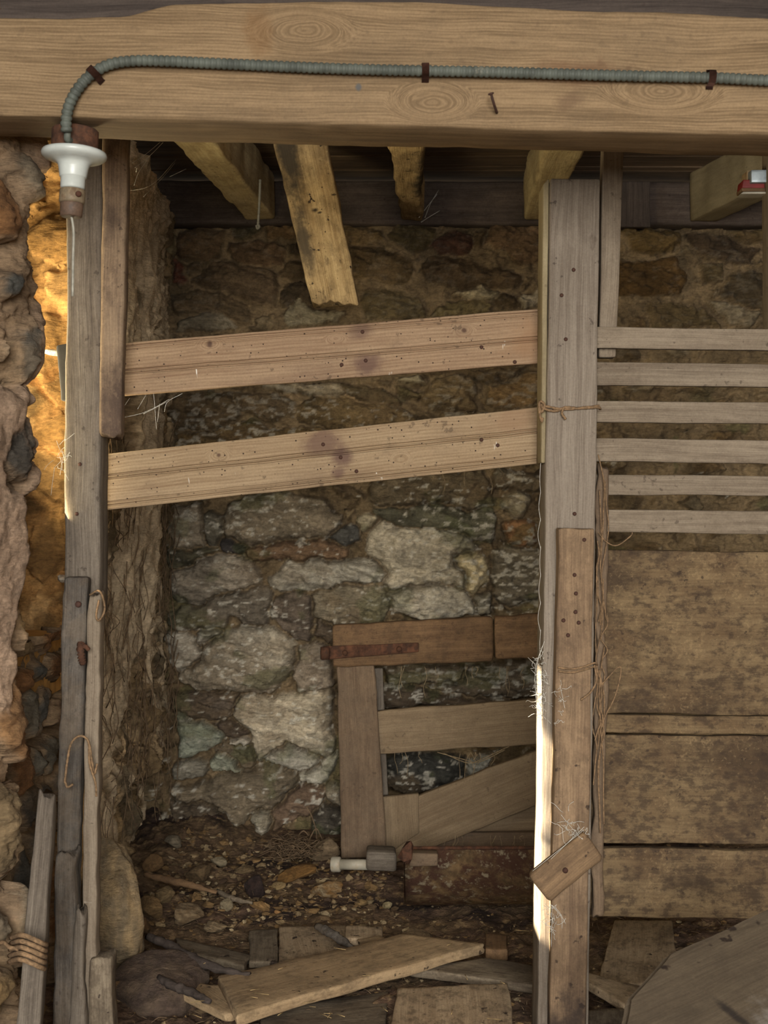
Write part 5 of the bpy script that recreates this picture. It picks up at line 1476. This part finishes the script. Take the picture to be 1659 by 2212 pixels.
web('cobweb', 'bright cobweb strands under the upper beaded board by the side board', [
    [P(266, 902, 3.1), P(305, 893, 3.12), P(335, 880, 3.13), P(366, 862, 3.14)], [P(297, 884, 3.1), P(316, 852, 3.14)], [P(310, 894, 3.12), P(330, 884, 3.13), P(360, 868, 3.14)],
    [P(332, 850, 3.14), P(336, 900, 3.14), P(338, 928, 3.14)], [P(345, 872, 3.14), P(340, 912, 3.14)], [P(355, 890, 3.14), P(362, 868, 3.14), P(394, 850, 3.14)], [P(268, 878, 3.1), P(280, 860, 3.14)]], 0.00035)
rsw = np.random.default_rng(4)
def tangle(pxs, pys, Y, n, seg=4, L=(14, 40), yj=0.01):
    out = []
    for k in range(n):
        x, y = rsw.uniform(*pxs), rsw.uniform(*pys); a = rsw.uniform(0, 6.28); l = rsw.uniform(*L)
        out.append([P(x + math.cos(a) * l * q / (seg - 1) + rsw.uniform(-4, 4), y + math.sin(a) * l * q / (seg - 1) + rsw.uniform(-4, 4), Y + rsw.uniform(-yj, yj)) for q in range(seg)])
    return out
web('cobweb', 'shining cobweb in the window hole beside the left post', [
    [P(122, 952, 3.0), P(130, 972, 3.0), P(140, 985, 3.02)], [P(140, 985, 3.02), P(128, 1000, 3.0), P(116, 1012, 3.0)], [P(118, 1010, 3.0), P(113, 1045, 3.0), P(110, 1070, 3.0)], [P(124, 985, 3.0), P(134, 975, 3.0), P(140, 1000, 3.02)]] + tangle((115, 138), (955, 1015), 3.0, 10), 0.00045)
web('cobweb', 'sunlit cobweb clinging to the left edge of the middle post', [
    [P(1168, 1000 + 60 * k, 3.03), P(1166 - (k % 3) * 2, 1035 + 60 * k, 3.03), P(1168, 1066 + 60 * k, 3.03)] for k in range(7)] +
    [[P(1176, 1385, 3.03), P(1160, 1440, 3.03), P(1162, 1520, 3.03), P(1170, 1600, 3.03)], [P(1172, 1395, 3.03), P(1156, 1450, 3.03), P(1160, 1540, 3.03), P(1166, 1640, 3.03)],
     [P(1170, 1600, 3.03), P(1163, 1760, 3.03), P(1166, 1850, 3.03)], [P(1206, 1400, 3.0), P(1203, 1440, 3.0), P(1216, 1510, 2.985), P(1220, 1530, 2.985)]] +
    tangle((1158, 1174), (1418, 1550), 3.03, 70, L=(8, 30), yj=0.02) + tangle((1200, 1220), (1490, 1560), 2.985, 12, L=(8, 24)), 0.0004)
web('cobweb', 'sunlit cobweb on the upper edge of the toggle block', [[P(1150, 1882, 2.95), P(1200, 1842, 2.95), P(1262, 1792, 2.95)], [P(1190, 1856, 2.948), P(1235, 1812, 2.948), P(1262, 1786, 2.95)],
    [P(1212, 1760, 2.985), P(1226, 1778, 2.985), P(1246, 1800, 2.97)]] + tangle((1225, 1268), (1782, 1812), 2.95, 16, L=(6, 18)) + tangle((1212, 1240), (1750, 1800), 2.98, 12), 0.0004)
web('cobweb', 'ragged cobweb on the middle post below the toggle block', [[P(1158, 1915, 2.97), P(1162, 1960, 3.02), P(1166, 2040, 3.03)], [P(1192, 1955, 2.985), P(1192, 2000, 2.985), P(1190, 2090, 3.0)],
    [P(1192, 1955, 2.985), P(1208, 1970, 2.985), P(1222, 1996, 2.985)], [P(1188, 1952, 2.98), P(1212, 1980, 2.985), P(1214, 2006, 2.985)]] + tangle((1180, 1205), (1950, 2010), 2.985, 24, L=(8, 30)), 0.0004)
web('cobweb', 'grey cobweb in the corner between the hewn joist and the wall plate', [[P(918, 470, 4.9), P(930, 440, 4.95), P(948, 410, 4.98)], [P(910, 480, 4.9), P(925, 470, 4.95), P(950, 455, 4.98)], [P(905, 470, 4.9), P(924, 445, 4.95), P(944, 420, 4.98)]], 0.0010)
web('cobweb', 'dusty cobweb below the middle rail of the gate', [[P(945, 1625, 4.6), P(1000, 1640, 4.6), P(1035, 1646, 4.6), P(1090, 1620, 4.6)], [P(960, 1628, 4.6), P(1010, 1648, 4.6), P(1040, 1640, 4.6), P(1100, 1612, 4.6)]], 0.0016, 'dustyweb')

# ------------------------------------------------------------------ thick slab of wood in the near right corner
def slab():
    # its face leans back towards the partition; the corners were measured on the face itself
    pts = [P(1725, 1925, 2.62), P(1440, 2062, 2.46), P(1352, 2148, 2.34), P(1318, 2300, 2.20), P(1725, 2300, 2.20)]
    # flatten onto one plane
    o0 = pts[1]
    n = ((pts[0] - pts[3]).cross(pts[4] - pts[3])).normalized()
    if n.z < 0: n = -n
    pts = [p - n * ((p - pts[3]).dot(n)) for p in pts]
    ux = (pts[0] - pts[1]).normalized(); uz = n.cross(ux).normalized(); uy = uz.cross(ux)
    R = Matrix((ux, uy, uz)).transposed().to_4x4(); cen = sum(pts, Vector()) / 5; R.translation = cen
    Ri = R.inverted()
    bm = bmesh.new()
    f = bm.faces.new([bm.verts.new(Ri @ p) for p in pts])
    r = bmesh.ops.extrude_face_region(bm, geom=[f])
    nl = (Ri.to_3x3() @ n)
    for v in [g for g in r['geom'] if isinstance(g, bmesh.types.BMVert)]:
        v.co -= nl * 0.055
    bmesh.ops.recalc_face_normals(bm, faces=bm.faces[:])
    bmesh.ops.bevel(bm, geom=[e for e in bm.edges], offset=0.010, segments=3, affect='EDGES')
    bmesh.ops.subdivide_edges(bm, edges=[e for e in bm.edges if e.calc_length() > 0.03], cuts=6, use_grid_fill=True)
    for v in bm.verts:
        v.co += mnoise.noise_vector(v.co * 14) * 0.003
    me = bpy.data.meshes.new('timber_slab'); bm.to_mesh(me); bm.free()
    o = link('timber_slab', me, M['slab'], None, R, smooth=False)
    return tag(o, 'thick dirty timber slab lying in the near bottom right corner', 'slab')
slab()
